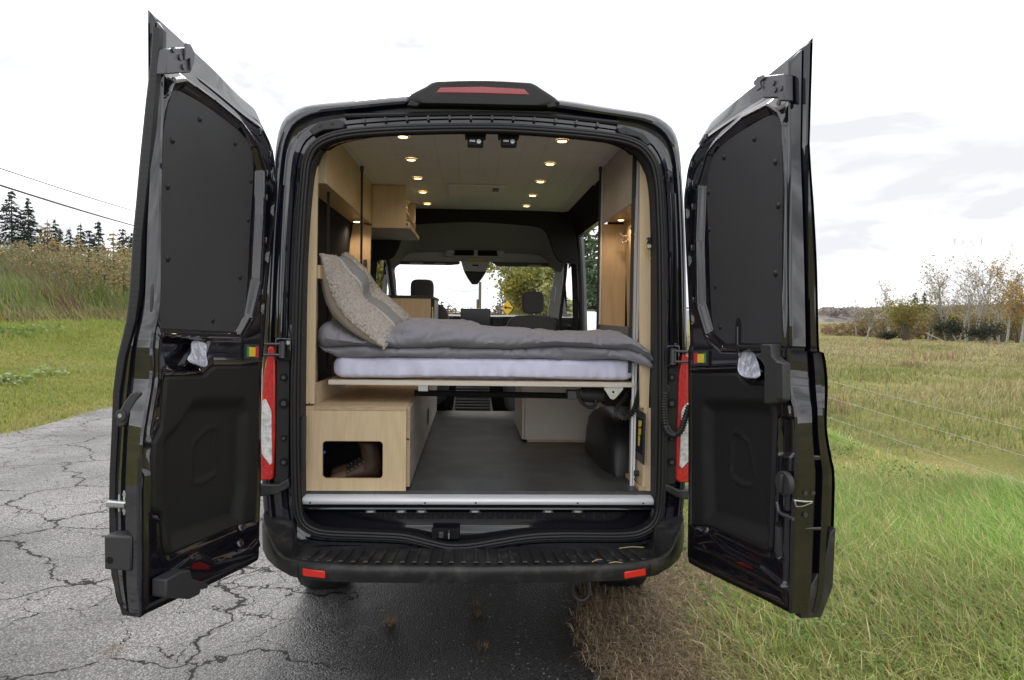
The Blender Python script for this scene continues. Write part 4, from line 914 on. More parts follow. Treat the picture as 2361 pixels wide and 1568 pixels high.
# warm-lit end panel below the locker
lp = empty('lit_panel', (-.75, 1.62, 1.1), 'orange lit plywood end panel on the left wall under the lockers', 'panel')
pprism('panel_board', [(817, 500), (836, 512), (856, 524), (853, 640), (851, 770), (800, 770), (800, 600)], 1.62, .018, M_plyo, lp, bevel=.001)
p = onY(842, 606, 1.618); MB().box((p[0]-.012, 1.610, p[2]-.022), (p[0]+.012, 1.6195, p[2]+.022)).build('catch_plate', M_gunmetal, lp, bevel=.002)
pk = empty('puck_lamp', (-.775, 1.47, 2.075), 'small warm puck lamp under the long side locker', 'lamp')
MB().disc((-.775, 1.47, 2.0975), (0, 0, -1), .025, .012, 20).build('lamp_body', M_white, pk); MB().disc((-.775, 1.47, 2.0850), (0, 0, -1), .019, .002, 20).build('diffuser', M_led, pk)
def warm_spot(loc, e, size=150, tgt=(0, 0, -1), r=.02):
    l = bpy.data.lights.new('lamp_light', 'SPOT'); l.energy = e; l.color = (1.0, .80, .58); l.spot_size = R_(size); l.spot_blend = .8; l.shadow_soft_size = r
    o = bpy.data.objects.new('lamp_light', l); o.location = loc; o.rotation_euler = (-Vector(tgt)).to_track_quat('Z', 'Y').to_euler(); COL.objects.link(o); return o
warm_spot((-.775, 1.47, 2.08), 3.0)

# ------------------------------------------------------------------ downlights
left_px = [(929, 315), (948, 368), (963, 411), (975, 443), (985, 470)]; right_px = [(1296, 325), (1268, 378), (1246, 419), (1228, 451), (1214, 475)]
ordn = ['nearest the rear opening', 'second from the rear', 'third from the rear', 'fourth from the rear', 'farthest forward']
dl0 = None
for side, L in (('left', left_px), ('right', right_px)):
    for k, (x, y) in enumerate(L):
        p = onZ(x, y, CZ-.004); lab = 'round warm ceiling downlight, %s in the %s row' % (ordn[k], side)
        if dl0 is None:
            dl0 = empty('downlight', (p[0], p[1], CZ), lab, 'ceiling light', 'warm downlights in the van ceiling')
            MB().loft([[(p[0]+r*math.cos(a), p[1]+r*math.sin(a), z) for a in np.linspace(0, 2*PI, 24, endpoint=False)] for r, z in ((.031, CZ-.001), (.031, CZ-.005), (.026, CZ-.008), (.0227, CZ-.006))], True, False).build('trim_ring', M_white, dl0)
            MB().disc((p[0], p[1], CZ-.004), (0, 0, -1), .0225, .003, 20).build('diffuser', M_led, dl0)
        else: dup(dl0, (p[0], p[1], CZ), lab)
        warm_spot((p[0], p[1], CZ-.012), 1.4, 150)

# ------------------------------------------------------------------ right side: wardrobe cubby, tracks, post, electrical panel
cub = empty('cubby_cabinet', (.78, .6, 1.4), 'open birch plywood cubby cabinet on the right wall with pale upper panel', 'cabinet')
box('upper_panel', (.712, .215, 2.035), (.728, .975, 2.352), M_lamd, cub, bevel=.001)
box('cubby_top', (.7285, .215, 2.045), (.87, .955, 2.06), M_plyo, cub)
box('cubby_end', (.712, .957, 1.43), (.86, .975, 2.034), M_plyo, cub, bevel=.001)
MB().loft([[(body_x(z)-.055, Y, z) for z in (1.43, 1.7, 2.044)] for Y in (.2155, .9565)], False).build('cubby_back', M_plyo, cub, smooth=0)
box('cubby_shelf', (.712, .215, 1.40), (.868, .956, 1.44), M_lamd, cub, bevel=.001)
box('shelf_front', (.702, .215, 1.385), (.7115, .975, 1.455), mat('dark_laminate', (.13, .12, .10), .5), cub, bevel=.001)
for yy in (.62, .86):
    hk = MB(); bx = body_x(1.93)-.06
    hk.tube(smooth_loop([(bx, yy, 1.96), (bx-.03, yy, 1.955), (bx-.045, yy, 1.975)], 10, False), .004, 6); hk.tube(smooth_loop([(bx, yy, 1.94), (bx-.02, yy-.015, 1.92), (bx-.035, yy-.02, 1.94)], 10, False), .004, 6); hk.tube(smooth_loop([(bx, yy, 1.94), (bx-.02, yy+.015, 1.92), (bx-.035, yy+.02, 1.94)], 10, False), .004, 6)
    tag(hk.build('coat_hook', M_steel), 'small brass coat hook at the %s of the right-hand cubby wall' % ('near side' if yy < .7 else 'far corner'), 'hook')
warm_spot((.79, .80, 2.03), 1.6); 
pk2 = empty('puck_lamp', (.79, .80, 2.04), 'small warm puck lamp in the roof of the right-hand cubby', 'lamp')
MB().disc((.79, .80, 2.044), (0, 0, -1), .02, .008, 20).build('lamp_body', M_white, pk2); MB().disc((.79, .80, 2.0355), (0, 0, -1), .015, .002, 20).build('diffuser', M_led, pk2)
post = empty('corner_post', (.77, .12, 1.1), 'light plywood corner post inside the right door pillar', 'post')
pprism('post_board', [(1476, 358), (1480, 365), (1490, 400), (1499, 470), (1502, 560), (1502, 700), (1499, 850), (1496, 940), (1476, 940), (1474, 700)], .118, .018, M_ply, post, bevel=.001)
p = onY(1497, 554, .105); MB().box((p[0]-.010, .095, p[2]-.012), (p[0]+.006, .1175, p[2]+.012)).build('socket', M_wire, post, bevel=.002)
wr = smooth_loop([onY(x, y, .100) for x, y in [(1494, 552), (1489, 562), (1490, 576), (1496, 588), (1501, 596)]], 24, False); MB().tube(wr, .003, 6).build('yellow_cable', mat('yellow_cable', (.6, .5, .06), .5), post)
p = onY(1497, 568, .105); MB().box((p[0]-.008, .10, p[2]-.008), (p[0]+.008, .1175, p[2]+.008)).build('white_connector', M_white, post, bevel=.002)
# electrical panel low on the right
ep = empty('service_panel', (.765, .25, FZ), 'low plywood service panel at the right with black control box', 'panel')
EX = .765
box('panel_board', (EX, .112, FZ+.02), (EX+.016, .385, 1.09), M_ply, ep, bevel=.001)
box('panel_foot', (EX-.016, .112, FZ+.001), (EX+.016, .385, FZ+.0195), M_edge, ep, bevel=.001)
box('panel_front_edge', (EX+.0165, .108, FZ+.001), (EX+.05, .122, 1.085), M_plyw, ep, bevel=.001)
def EXp(L): return [onX((1800+x*.2935)*K1, (1180+y*.2935)*K1, EX-.001) for x, y in L]
q = EXp([(665, 348), (780, 405), (766, 955), (655, 868)]); MB().prism(q, (-.006, 0, 0)).build('control_box', M_greyp, ep, bevel=.002)
q = EXp([(692, 430), (762, 468), (752, 850), (682, 800)]); MB().prism([(a-.0065, b, c) for a, b, c in q], (-.001, 0, 0)).build('box_window', M_dark, ep)
for L in ([(722, 474), (752, 484), (750, 535), (738, 552), (720, 545)], [(720, 556), (748, 570), (744, 628), (728, 640), (718, 630)], [(717, 640), (736, 650), (727, 752), (714, 748)]):
    q = EXp(L); MB().prism([(a-.008, b, c) for a, b, c in q], (-.001, 0, 0)).build('yellow_marking', M_yel, ep)
q = EXp([(700, 1045)])[0]; MB().disc(q, (-1, 0, 0), .014, .02, 14).build('plug_socket', M_wire, ep); MB().tube([(q[0]-.012, q[1], q[2]-.012), (q[0]-.02, q[1], q[2]-.03), (q[0]-.012, q[1], q[2]-.04)], .003, 6).build('cap_strap', M_wire, ep)
# lift tracks and straps
def track(X, Y, z0, z1, lab, w=.022):
    t = empty('lift_track', (X, Y, z0), lab, 'track', 'bed lift tracks'); box('track_rail', (X, Y, z0), (X+w, Y+.010, z1), M_track, t, bevel=.001); box('track_groove', (X+w*.44, Y-.0006, z0), (X+w*.54, Y+.002, z1), M_gunmetal, t); return t
pA = onY(1469, 560, .205); track(pA[0]-.009, .205, FZ, CZ, 'silver bed lift track beside the right corner post')
track(.700, .935, FZ, CZ, 'thin silver bed lift track at the far right corner of the bed', .012)
def strap(px, y0, y1, Y, lab, w=.013):
    a = onY(px[0], y0, Y); b = onY(px[1], y1, Y); x = (a[0]+b[0])/2
    s = empty('lift_strap', (x, Y, b[2]), lab, 'strap', 'bed lift straps'); box('webbing', (x-w/2, Y-.002, b[2]), (x+w/2, Y+.002, CZ), M_wire, s)
    box('strap_bracket', (x-.010, Y-.004, CZ-.03), (x+.010, Y+.006, CZ-.0005), M_gunmetal, s, bevel=.002)
strap((757, 756), 340, 860, .46, 'black bed lift strap at the near left beside the pillow')
strap((830, 836), 430, 800, 1.06, 'black bed lift strap at the far left against the locker')
strap((1458, 1456), 360, 860, .190, 'black bed lift strap in front of the silver right track', .015)
strap((1379, 1381), 430, 800, .93, 'black bed lift strap at the far right of the bed')

# ------------------------------------------------------------------ bed: platform, mattress, duvet, pillow
BDY = .20
bp0, bp1 = onY(757, 880, BDY), onY(1466, 889, BDY); bz = (bp0[2]+bp1[2])/2
bed = empty('bed_platform', (.0, .55, bz), 'pale plywood bed platform hanging across the van', 'bed')
box('platform_board', (bp0[0], BDY, bz-.011), (bp1[0], .96, bz+.011), M_plyw, bed, bevel=.0015)
box('front_lipping', (bp0[0]+.001, BDY-.0015, bz-.010), (bp1[0]-.001, BDY+.0005, bz+.010), mat('white_edge', (.66, .62, .54), .6, var=(8, (.58, .52, .42), .4, .7, (1, 1, 30))), bed)
pz = bz-.012
a = onY(965, 906, .40); b = onY(1326, 912, .40)
MB().tube([(a[0]-.02, .40, a[2]), (b[0], .40, b[2]-.002)], .015, 12).build('lift_shaft', M_dark, bed)
box('shaft_mount', (a[0]+.0, .36, a[2]+.012), (a[0]+.05, .44, pz), M_steel, bed, bevel=.002)
m0 = onY(1330, 905, .34); m1 = onY(1395, 912, .34)
MB().tube([(m0[0]+.02, .34, m0[2]-.01), (m1[0]+.01, .34, m1[2]-.0)], .036, 16).build('lift_motor', M_greyp, bed, smooth=40)
box('motor_gearbox', (m1[0]-.01, .29, m1[2]-.045), (m1[0]+.06, .39, m1[2]+.035), M_dark, bed, bevel=.006)
box('motor_terminal', (m0[0]-.05, .31, m0[2]-.03), (m0[0]+.02, .37, m0[2]+.012), M_gunmetal, bed, bevel=.003)
MB().tube(smooth_loop([(m0[0]+.0, .31, m0[2]+.02), (m0[0]+.01, .30, m0[2]-.03), (m0[0]+.05, .30, m0[2]-.065), (m0[0]+.085, .31, m0[2]-.06), (m0[0]+.09, .32, m0[2]-.02)], 30, False), .009, 8).build('motor_cable', M_wire, bed)
tri = [(1392, 896), (1436, 895), (1437, 898), (1420, 918), (1414, 922), (1407, 919)]
tb = pprism('corner_bracket', tri, BDY-.012, .003, M_zinc, bed, bevel=.001)
q = onY(1393, 896, BDY); q2 = onY(1436, 896, BDY); box('bracket_flange', (q[0], BDY-.012, pz-.002), (q2[0], BDY+.05, pz+.0005), M_zinc, bed)
p = onY(1414, 904, BDY-.013); MB().disc(p, (0, -1, 0), .0055, .0008, 14).build('bracket_hole', M_dark, bed); p = onY(1414, 912, BDY-.013); MB().disc(p, (0, -1, 0), .006, .003, 12).build('bracket_bolt', M_steel, bed)
# drag chain for the wiring
dc = [((1800+x*.2935)*K1, (1180+y*.2935)*K1) for x, y in [(735, 20), (715, 120), (690, 240), (655, 360), (610, 420), (555, 455), (500, 440), (465, 400), (470, 340), (505, 285), (555, 230), (570, 160)]]
pts = smooth_loop([onY(x, y, .155+.012*k) for k, (x, y) in enumerate(dc)], 34, False)
ch = empty('drag_chain', tuple(pts[0]), 'black drag chain looping below the right end of the bed', 'cable chain')
for k in range(33):
    a, b = Vector(pts[k]), Vector(pts[k+1]); t = (b-a).normalized(); n = Vector((0, 1, 0)); s = t.cross(n).normalized(); c = (a+b)/2; L_ = (b-a).length*.46
    V = [c+t*i*L_+n*j*.010+s*l*.011 for i in (-1, 1) for j in (-1, 1) for l in (-1, 1)]
    mk('chain_link', V, [(0, 1, 3, 2), (4, 6, 7, 5), (0, 4, 5, 1), (2, 3, 7, 6), (0, 2, 6, 4), (1, 5, 7, 3)], M_rub, ch, bevel=.002)

# mattress in a fitted sheet
mx0 = onY(766, 850, .22)[0]; mx1 = onY(1466, 850, .22)[0]; mz0, mz1 = bz+.012, bz+.125
def mat_fn(a, b):
    # closed section swept along x: b goes round the section, a along the length
    th = b*2*PI; x = mx0+(mx1-mx0)*a; e = min(1, min(a, 1-a)*(mx1-mx0)/.055); e = math.sqrt(max(0, 1-(1-e)**2)) if e < 1 else 1
    ct, st = math.cos(th), math.sin(th); se = lambda v, p: math.copysign(abs(v)**p, v)
    y = .585+.378*se(ct, .26)*(.88+.12*e); z = (mz0+mz1)/2+(mz1-mz0)/2*se(st, .36)*(.30+.70*e)
    wv = 0
    if ct < -.5:                                  # gathers along the front face
        g = math.exp(-((z-mz0)/.03)**2); wv = .010*fbm(x*9, z*6+x*7, 3, 3)+.017*g*mnoise.noise(Vector((x*26, z*9-x*8, 1.)))
        y += wv; z += .004*fbm(x*3, 4, 0, 2)*(1 if z > (mz0+mz1)/2 else 0)
        lift = .012*math.exp(-((x-.05)/.30)**2)*(1 if z < mz0+.02 else 0); z += lift
    return (x, y, z)
mb = MB(); mb.grid(mat_fn, 220, 72)
mt = empty('mattress', (.0, .55, bz+.011), 'mattress in a lavender white fitted sheet on the bed platform', 'mattress'); mb.build('fitted_sheet', M_sheet, mt, smooth=80)
sx_ = onY(790, 850, .2)[0]
MB().grid(lambda a, b: (sx_-.003+.010*a+.012*(b-.4)**2, .2105-.0022+.004*abs(b-.5)+.012*max(0, b-.86)*4, mz0+.016+(mz1-mz0-.03)*b), 2, 14).build('sheet_seam', M_white, mt, smooth=60)

# duvet: folded back on itself, two rolls along the front edge
dx0, dx1 = onY(730, 790, .22)[0], onY(1497, 800, .20)[0]
def duv_section(a):
    x = dx0+(dx1-dx0)*a
    tz = np.interp(a, [0, .04, .13, .27, .38, .55, .75, .9, .97, 1], [.12, .14, .085, .165, .165, .135, .12, .115, .095, .06])+.014*fbm(x*3.6, 2, 5, 3)
    low = np.interp(a, [0, .03, .06, .5, .93, 1], [.0, .02, .042, .038, .05, .03])*(1+.35*mnoise.noise(Vector((x*4.2, 5, 1))))
    drop = np.interp(a, [0, .03, .06, .93, .975, 1], [.035, .02, 0, 0, -.025, -.06])
    base = mz1-.004+drop
    y0 = .185+.016*fbm(x*2.6, 7, 1, 3)-.115*float(sstep(a, .88, .97))
    # points (y,z): start under the front, lower fold, crease, upper fold, top, far edge
    P = [(.50, base+.002), (y0+.05, base-.002), (y0+.012, base+low*.10), (y0-.004, base+low*.5), (y0+.006, base+low*.92), (y0+.040, base+low*1.06), (y0+.055, base+low*1.12),
         (y0+.022, base+low*1.20), (y0-.016, base+low+.028), (y0-.020, base+low+(tz-low)*.45), (y0+.010, base+low+(tz-low)*.78), (y0+.07, base+tz*.97), (y0+.18, base+tz*1.05), (y0+.36, base+tz*1.06), (y0+.55, base+tz*.98), (y0+.70, base+tz*.8), (y0+.75, base+tz*.35), (y0+.70, base)]
    return x, smooth_loop(P, 120, False)
rows = []; NA = 300
for k in range(NA+1):
    a = k/NA; x, S = duv_section(a); e = min(a, 1-a)*NA
    cc = S.mean(0); sh = min(1, math.sqrt(max(0, 1-(1-min(1, e/9))**2))*.98+.02) if e < 9 else 1
    row = []
    for j, (y, z) in enumerate(S):
        y = cc[0]+(y-cc[0])*(.75+.25*sh); z = cc[1]+(z-cc[1])*(.30+.70*sh)
        d1 = mnoise.noise(Vector((x*6+z*14, z*5-x*2, y*3)))           # long soft folds
        d2 = abs(mnoise.noise(Vector(((x*.8+z*.6)*4.5, (-x*.6+z*.8)*15+1.6*d1, y*5))))   # pinched diagonal creases
        d3 = mnoise.noise(Vector((x*34+d1*3, y*30, z*34+x*9)))
        n = .024*d1-.013*max(0, 1-d2*4)**1.3+.0035*d3
        fr = max(0, min(1, (.40-y)/.12))
        nn = np.array([-1.0, .35]) if j < 66 else np.array([-.5, .85]); nn = nn/np.linalg.norm(nn)
        if 4 < j < 116: y += nn[0]*n*(.45+.55*fr); z += nn[1]*n*(.8+.2*fr)
        xx = x+.012*mnoise.noise(Vector((z*9, y*6, 3.3)))*(1 if e < 30 else .3)
        row.append((xx, y, z))
    rows.append(row)
V = [p for r in rows for p in r]; nS = 120
F = [(k*nS+j, k*nS+j+1, (k+1)*nS+j+1, (k+1)*nS+j) for k in range(NA) for j in range(nS-1)]+[tuple(range(nS)), tuple(range(NA*nS, NA*nS+nS))]
tag(mk('duvet', V, F, M_duvet, None, smooth=80), 'folded grey cotton duvet lying along the white mattress', 'duvet')

# pillow leaning against the left wall
PA1, PC = Vector(onY(739, 588, .17)), Vector(onY(884, 804, .125)); PA2, PB = Vector(onY(797, 584, .52)), Vector(onY(950, 742, .50))
pn = ((PC-PA1).cross(PA2-PA1)).normalized()
if pn.x < 0: pn = -pn
def pil_plane(u, v):
    return (PA1*(1-u)+PC*u)*(1-v)+(PA2*(1-u)+PB*u)*v-pn*(math.sin(PI*min(1, u*1.02))**1.2*(.075*(1-v)+.016*v))
pil = empty('pillow', tuple((PA1+PC)/2), 'woolly beige and grey striped pillow leaning at the left end', 'pillow')
def pil_pt(u, v, side):
    uu, vv = 2*u-1, 2*v-1; t = max(0, (1-abs(uu)**2.6))**.5*max(0, (1-abs(vv)**2.6))**.5
    pin = .035*(1-uu*uu)*abs(vv)**3*(-1 if vv < 0 else 1); pin2 = .03*(1-vv*vv)*abs(uu)**3*(-1 if uu < 0 else 1)
    b = pil_plane(u-pin2*1.2, v-pin*.9); n = fbm(u*2.4, v*2.4+side*5, 1, 3)
    dent = -.040*math.exp(-(((u-.52)/.10)**2+((v-.62)/.22)**2))+.018*math.exp(-(((u-.36)/.13)**2+((v-.5)/.3)**2))
    if side > 0: return b+pn*(.050*t+.014*n*t+dent*t)
    return b-pn*(.085*t+.014*n*t)
NU = 90
mb = MB(); mb.grid(lambda a, b: pil_pt(a, b, 1), NU, NU)
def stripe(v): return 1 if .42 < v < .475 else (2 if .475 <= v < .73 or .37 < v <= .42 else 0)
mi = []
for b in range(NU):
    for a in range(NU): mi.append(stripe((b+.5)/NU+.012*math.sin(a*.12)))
fp = mk('woven_front', mb.V, mb.F, None, pil, smooth=80, mats=[M_sherpashade, M_pill, M_pilg], midx=mi)
mb = MB(); mb.grid(lambda a, b: pil_pt(a, b, -1)+Vector((0, 0, 0)), 50, 50); mb.build('plain_back', M_pilb, pil, smooth=80)
# fleece tufts on the outer bands
TV = []; TF = []; tuft = [(0, 0, 1), (.9, 0, .1), (.28, .85, .1), (-.73, .53, .1), (-.73, -.53, .1), (.28, -.85, .1)]
tf = [(0, 1, 2), (0, 2, 3), (0, 3, 4), (0, 4, 5), (0, 5, 1)]
cnt = 0
while cnt < 5600:
    u, v = random.random(), random.random()
    if stripe(v+.012*math.sin(u*NU*.12)) or not (.015 < u < .985): continue
    p = pil_pt(u, v, 1); q = pil_pt(min(1, u+.01), v, 1); r = pil_pt(u, min(1, v+.01), 1); n = (q-p).cross(r-p)
    n = n.normalized() if n.length > 1e-9 else pn
    if n.dot(pn) < 0: n = -n
    t1 = n.orthogonal().normalized(); t2 = n.cross(t1); an = random.uniform(0, 6.28); t1, t2 = t1*math.cos(an)+t2*math.sin(an), t2*math.cos(an)-t1*math.sin(an)
    s = random.uniform(.0055, .0095); b = len(TV)
    for x, y, z in tuft: TV.append(p+t1*x*s*1.25+t2*y*s*.8+n*(z*s*random.uniform(1.1, 2.0)-.001))
    TF += [tuple(k+b for k in f) for f in tf]; cnt += 1
for k in range(900):                              # fringe of curls round the edge
    u = random.choice([0.004, .996]) if random.random() < .55 else random.random(); v = random.random() if u in (.004, .996) else random.choice([.004, .996])
    if stripe(v): continue
    p = pil_pt(u, v, 1); o = (p-pil_pt(.5, .5, 1)).normalized(); t1 = o.orthogonal().normalized(); t2 = o.cross(t1); s = random.uniform(.005, .009); b = len(TV)
    for x, y, z in tuft: TV.append(p+t1*x*s*.8+t2*y*s*.8+o*(z*s*1.5)+pn*random.uniform(-.004, .006))
    TF += [tuple(k+b for k in f) for f in tf]
mk('fleece_tufts', TV, TF, M_sherpa, pil, smooth=80, kind='stuff', recalc=False)

# ------------------------------------------------------------------ galley cabinet, white cabinet, wheel arch, cab bulkhead
kit = empty('galley_cabinet', (-.48, 2.2, zt), 'plywood galley cabinet with dark worktop behind the pillow', 'cabinet')
kx1 = onY(993, 710, 1.93)[0]; kz = onY(940, 681, 1.93)[2]
box('end_panel', (-.80, 1.93, zt+.001), (kx1, 1.948, kz-.021), M_plyw if False else M_ply, kit, bevel=.001)
box('worktop', (-.82, 1.925, kz-.02), (kx1+.012, 2.95, kz), M_greyp, kit, bevel=.002)
box('appliance_front', (kx1-.03, 1.9485, zt+.001), (kx1+.003, 2.35, kz-.0205), M_dark, kit, bevel=.002)
box('appliance_front', (kx1-.03, 2.352, zt+.001), (kx1+.006, 2.93, kz-.0205), M_lam, kit, bevel=.002)
box('switch_label', (kx1+.0032, 2.02, kz-.20), (kx1+.005, 2.16, kz-.08), M_yel, kit); box('switch_pair', (kx1+.0052, 2.04, kz-.16), (kx1+.008, 2.14, kz-.11), M_white, kit)
wc = empty('white_cabinet', (.5, 1.6, FZ), 'pale laminate cabinet standing on the floor under the bed at the right', 'cabinet')
wx0 = onZ(1205, 1020, FZ)[0]; wy = float(onZ(1205, 1020, FZ)[1]); wx1 = float(onY(1365, 1000, wy)[0])
box('cabinet_body', (wx0+.012, wy+.012, FZ+.015), (wx1, 1.99, 1.145), M_lam, wc, bevel=.001)
box('rear_panel', (wx0+.012, wy-.006, FZ+.018), (wx1, wy+.011, 1.145), M_lam, wc, bevel=.001)
box('aisle_door', (wx0-.006, wy+.004, FZ+.02), (wx0+.011, 1.5, 1.145), M_lam, wc, bevel=.001); box('aisle_door', (wx0-.006, 1.504, FZ+.02), (wx0+.011, 1.99, 1.145), M_lam, wc, bevel=.001)
box('cabinet_plinth', (wx0+.03, wy+.01, FZ+.0005), (wx1-.01, 1.97, FZ+.0145), M_edge, wc); box('cabinet_top', (wx0-.006, wy-.006, 1.1455), (wx1, 2.0, 1.165), M_plyw, wc)
box('plywood_side', (wx1+.001, wy+.01, FZ+.001), (.87, wy+.028, 1.16), M_ply, wc)
arch = MB(); rings = []
for k, y in enumerate(np.linspace(.40, 1.24, 26)):
    t = (y-.82)/.42; hgt = .285*max(.0, 1-abs(t)**2.8)**.5; xi = .655+.045*abs(t)**4
    rings.append([(.885, y, FZ-.005)]+[(xi+.012+(.885-xi-.012)*(1-math.cos(a))*.35 if a < PI/2 else xi+.012+(.885-xi-.012)*((1-math.cos(a))*.35), y, FZ+hgt*math.sin(min(a, PI/2))**.55 if hgt > 0 else FZ) for a in ()]+[(xi, y, FZ-.002), (xi+.008, y, FZ+hgt*.55), (xi+.02, y, FZ+hgt*.82), (xi+.05, y, FZ+hgt*.96), (xi+.09, y, FZ+hgt), (.885, y, FZ+hgt)])
arch.loft(rings, True, True); arch.build('wheel_arch', M_rub, van, smooth=60)
# step to the cab with ribbed panel
box('cab_step', (-.80, 2.685, .50), (.80, 2.70, FZ-.004), M_dark, van)
a = onZ(1047, 943, FZ); b = onZ(1132, 943, FZ)
tun = MB().prism([(a[0]-.02, 2.705, FZ-.02), (b[0]+.02, 2.705, FZ-.02), (b[0]-.02, 3.0, FZ+.20), (a[0]+.02, 3.0, FZ+.20)], (0, .03, -.03)).build('tunnel_panel', M_greyp, van, bevel=.004)
for k in range(9):
    f = .12+k*.095; MB().box((a[0]+.01, 2.70+.295*f-.012, FZ-.02+.22*f+.0), (b[0]-.01, 2.70+.295*f+.004, FZ-.02+.22*f+.014)).build('tunnel_rib', M_greyp, tun, bevel=.002)
box('cab_floor', (-.95, 2.72, .45), (.95, 4.0, .52), M_dark, van)
# dark arch round the cab opening and the grey headliner beyond
inn = [(.0, 2.182), (.22, 2.18), (.42, 2.165), (.56, 2.14), (.63, 2.10), (.665, 2.02), (.69, 1.92), (.715, 1.84)]
p_in = [(1088, 511), (1164, 515), (1235, 522), (1256, 531), (1267, 552), (1276, 580), (1287, 600), (1300, 606)]
inn = [(abs(xz(x, y, 2.66)[0]), xz(x, y, 2.66)[1]) for x, y in p_in]; inn[0] = (0, inn[0][1])
outr_ = [(0, 2.356), (.35, 2.356), (.62, 2.352), (.76, 2.34), (.80, 2.27), (.82, 2.15), (.84, 2.0), (.85, inn[-1][1]-.02)]
I2 = smooth_loop([(-x, z) for x, z in inn[::-1]]+inn[1:], 61, False); O2 = smooth_loop([(-x, z) for x, z in outr_[::-1]]+outr_[1:], 61, False)
MB().loft([[(x, 2.625, z) for x, z in O2], [(x, 2.63, z) for x, z in I2], [(x, 2.70, z) for x, z in I2]], False).build('cab_arch_trim', M_headd, van, smooth=50)
hd2 = smooth_loop([(-x*1.12, 2.045+(z-2.18)*.55) for x, z in inn[::-1]]+[(x*1.12, 2.045+(z-2.18)*.55) for x, z in inn[1:]], 61, False)
MB().loft([[(x, 2.70, z) for x, z in I2], [(x*1.06, 2.95, 1.505+(z-1.505)*1.02) for x, z in I2], [(x, 3.5, z) for x, z in hd2]], False).build('headliner', M_head, van, smooth=60)
def Q8(L): return [((1180+x*.305)*K1, (740+y*.305)*K1) for x, y in L]
pprism('windscreen_header', Q8([(60, 160), (700, 160), (1350, 168), (1990, 195), (1930, 330), (1860, 385), (1830, 340), (1780, 320), (1260, 315), (1190, 268), (860, 264), (780, 303), (240, 295), (200, 322), (190, 360), (120, 330)]), 3.52, .05, M_cabp, van, bevel=.006)
pprism('windscreen_pillar', Q8([(100, 320), (188, 345), (205, 470), (222, 800), (120, 830), (130, 560)]), 3.53, .05, M_cabp, van, bevel=.006)
pprism('windscreen_pillar', Q8([(1935, 320), (1852, 370), (1835, 450), (1815, 560), (1770, 830), (1890, 860), (1925, 560)]), 3.53, .05, M_cabp, van, bevel=.006)
pprism('grab_handle', Q8([(1818, 530), (1850, 525), (1862, 560), (1840, 690), (1800, 695), (1795, 640)]), 3.48, .04, M_cabp, van, bevel=.006)
con = pprism('overhead_console', Q8([(740, 125), (1300, 128), (1352, 224), (705, 216)]), 3.46, .06, M_cabp, van, bevel=.006)
for L in ([(812, 148), (1012, 150), (1012, 206), (806, 204)], [(1052, 152), (1248, 154), (1258, 210), (1052, 208)]): pprism('console_vent', Q8(L), 3.452, .006, M_dark, con, bevel=.002)
hsg = pprism('sensor_housing', Q8([(876, 258), (1178, 262), (1140, 372), (908, 366)]), 3.44, .08, M_cabp, van, bevel=.006)
pprism('sensor_cone', Q8([(908, 366), (1140, 372), (1095, 440), (1048, 500), (992, 500), (948, 440)]), 3.45, .07, M_plast, hsg, bevel=.006)
pprism('yellow_notice', Q8([(938, 238), (1118, 240), (1118, 258), (938, 256)]), 3.515, .004, M_yel, hsg); pprism('housing_slot', Q8([(995, 298), (1058, 300), (1058, 314), (995, 312)]), 3.436, .003, M_dark, hsg)
for L in ([(250, 262), (870, 270), (860, 296), (790, 302), (255, 292)], [(1190, 272), (1800, 282), (1818, 318), (1262, 314)]):
    vz = pprism('sun_visor', Q8(L), 3.49, .025, mat('visor_cloth', (.10, .10, .098), .9), van, bevel=.004)
for L in ([(350, 277), (490, 279), (490, 292), (352, 290)], [(598, 287), (718, 288), (718, 299), (600, 298)], [(1568, 303), (1705, 303), (1700, 316), (1566, 316)]): pprism('visor_mirror', Q8(L), 3.484, .005, mat('visor_light', (.45, .44, .38), .5), van)
# dashboard and screen
dy = 3.62; dzl = onY(1086, 722, dy)[2]
MB().loft([[(-.93, y, z), (-.5, y, z+.012), (.0, y, z), (.5, y, z+.01), (.93, y, z)] for y, z in ((dy+.28, dzl-.05), (dy+.05, dzl-.02), (dy, dzl-.035), (dy-.02, dzl-.10), (dy+.02, dzl-.4), (dy+.1, .55))], False).build('dashboard', M_dash, van, smooth=40)
s0 = onY(1062, 711, 3.52); s1 = onY(1130, 770, 3.52); box('centre_screen', (s0[0], 3.50, s1[2]), (s1[0], 3.535, s0[2]), M_screen, van, bevel=.006)
for x0, x1 in ((1136, 1156), (1031, 1045)):
    a = onY(x0, 730, 3.58); b = onY(x1, 764, 3.58); vv = box('dash_vent', (a[0], 3.57, b[2]), (b[0], 3.6, a[2]), M_dash, van, bevel=.004)
    for k in range(5): zq = b[2]+(a[2]-b[2])*(k+.5)/5; box('vent_slat', (a[0]+.004, 3.563, zq-.003), (b[0]-.004, 3.569, zq+.003), M_gunmetal, vv)
MB().loft([[(x, y, z) for x in np.linspace(-.78, .83, 5)] for y, z in ((3.60, 2.02), (4.05, 1.48))], False).build('windscreen', M_glass, van, smooth=60)
for sx in (-1, 1): MB().loft([[(sx*(body_x(z)-.01), Y, z) for z in (1.42, 1.7, 2.0)] for Y in (3.1, 3.9)], False).build('cab_window', M_glass, van)
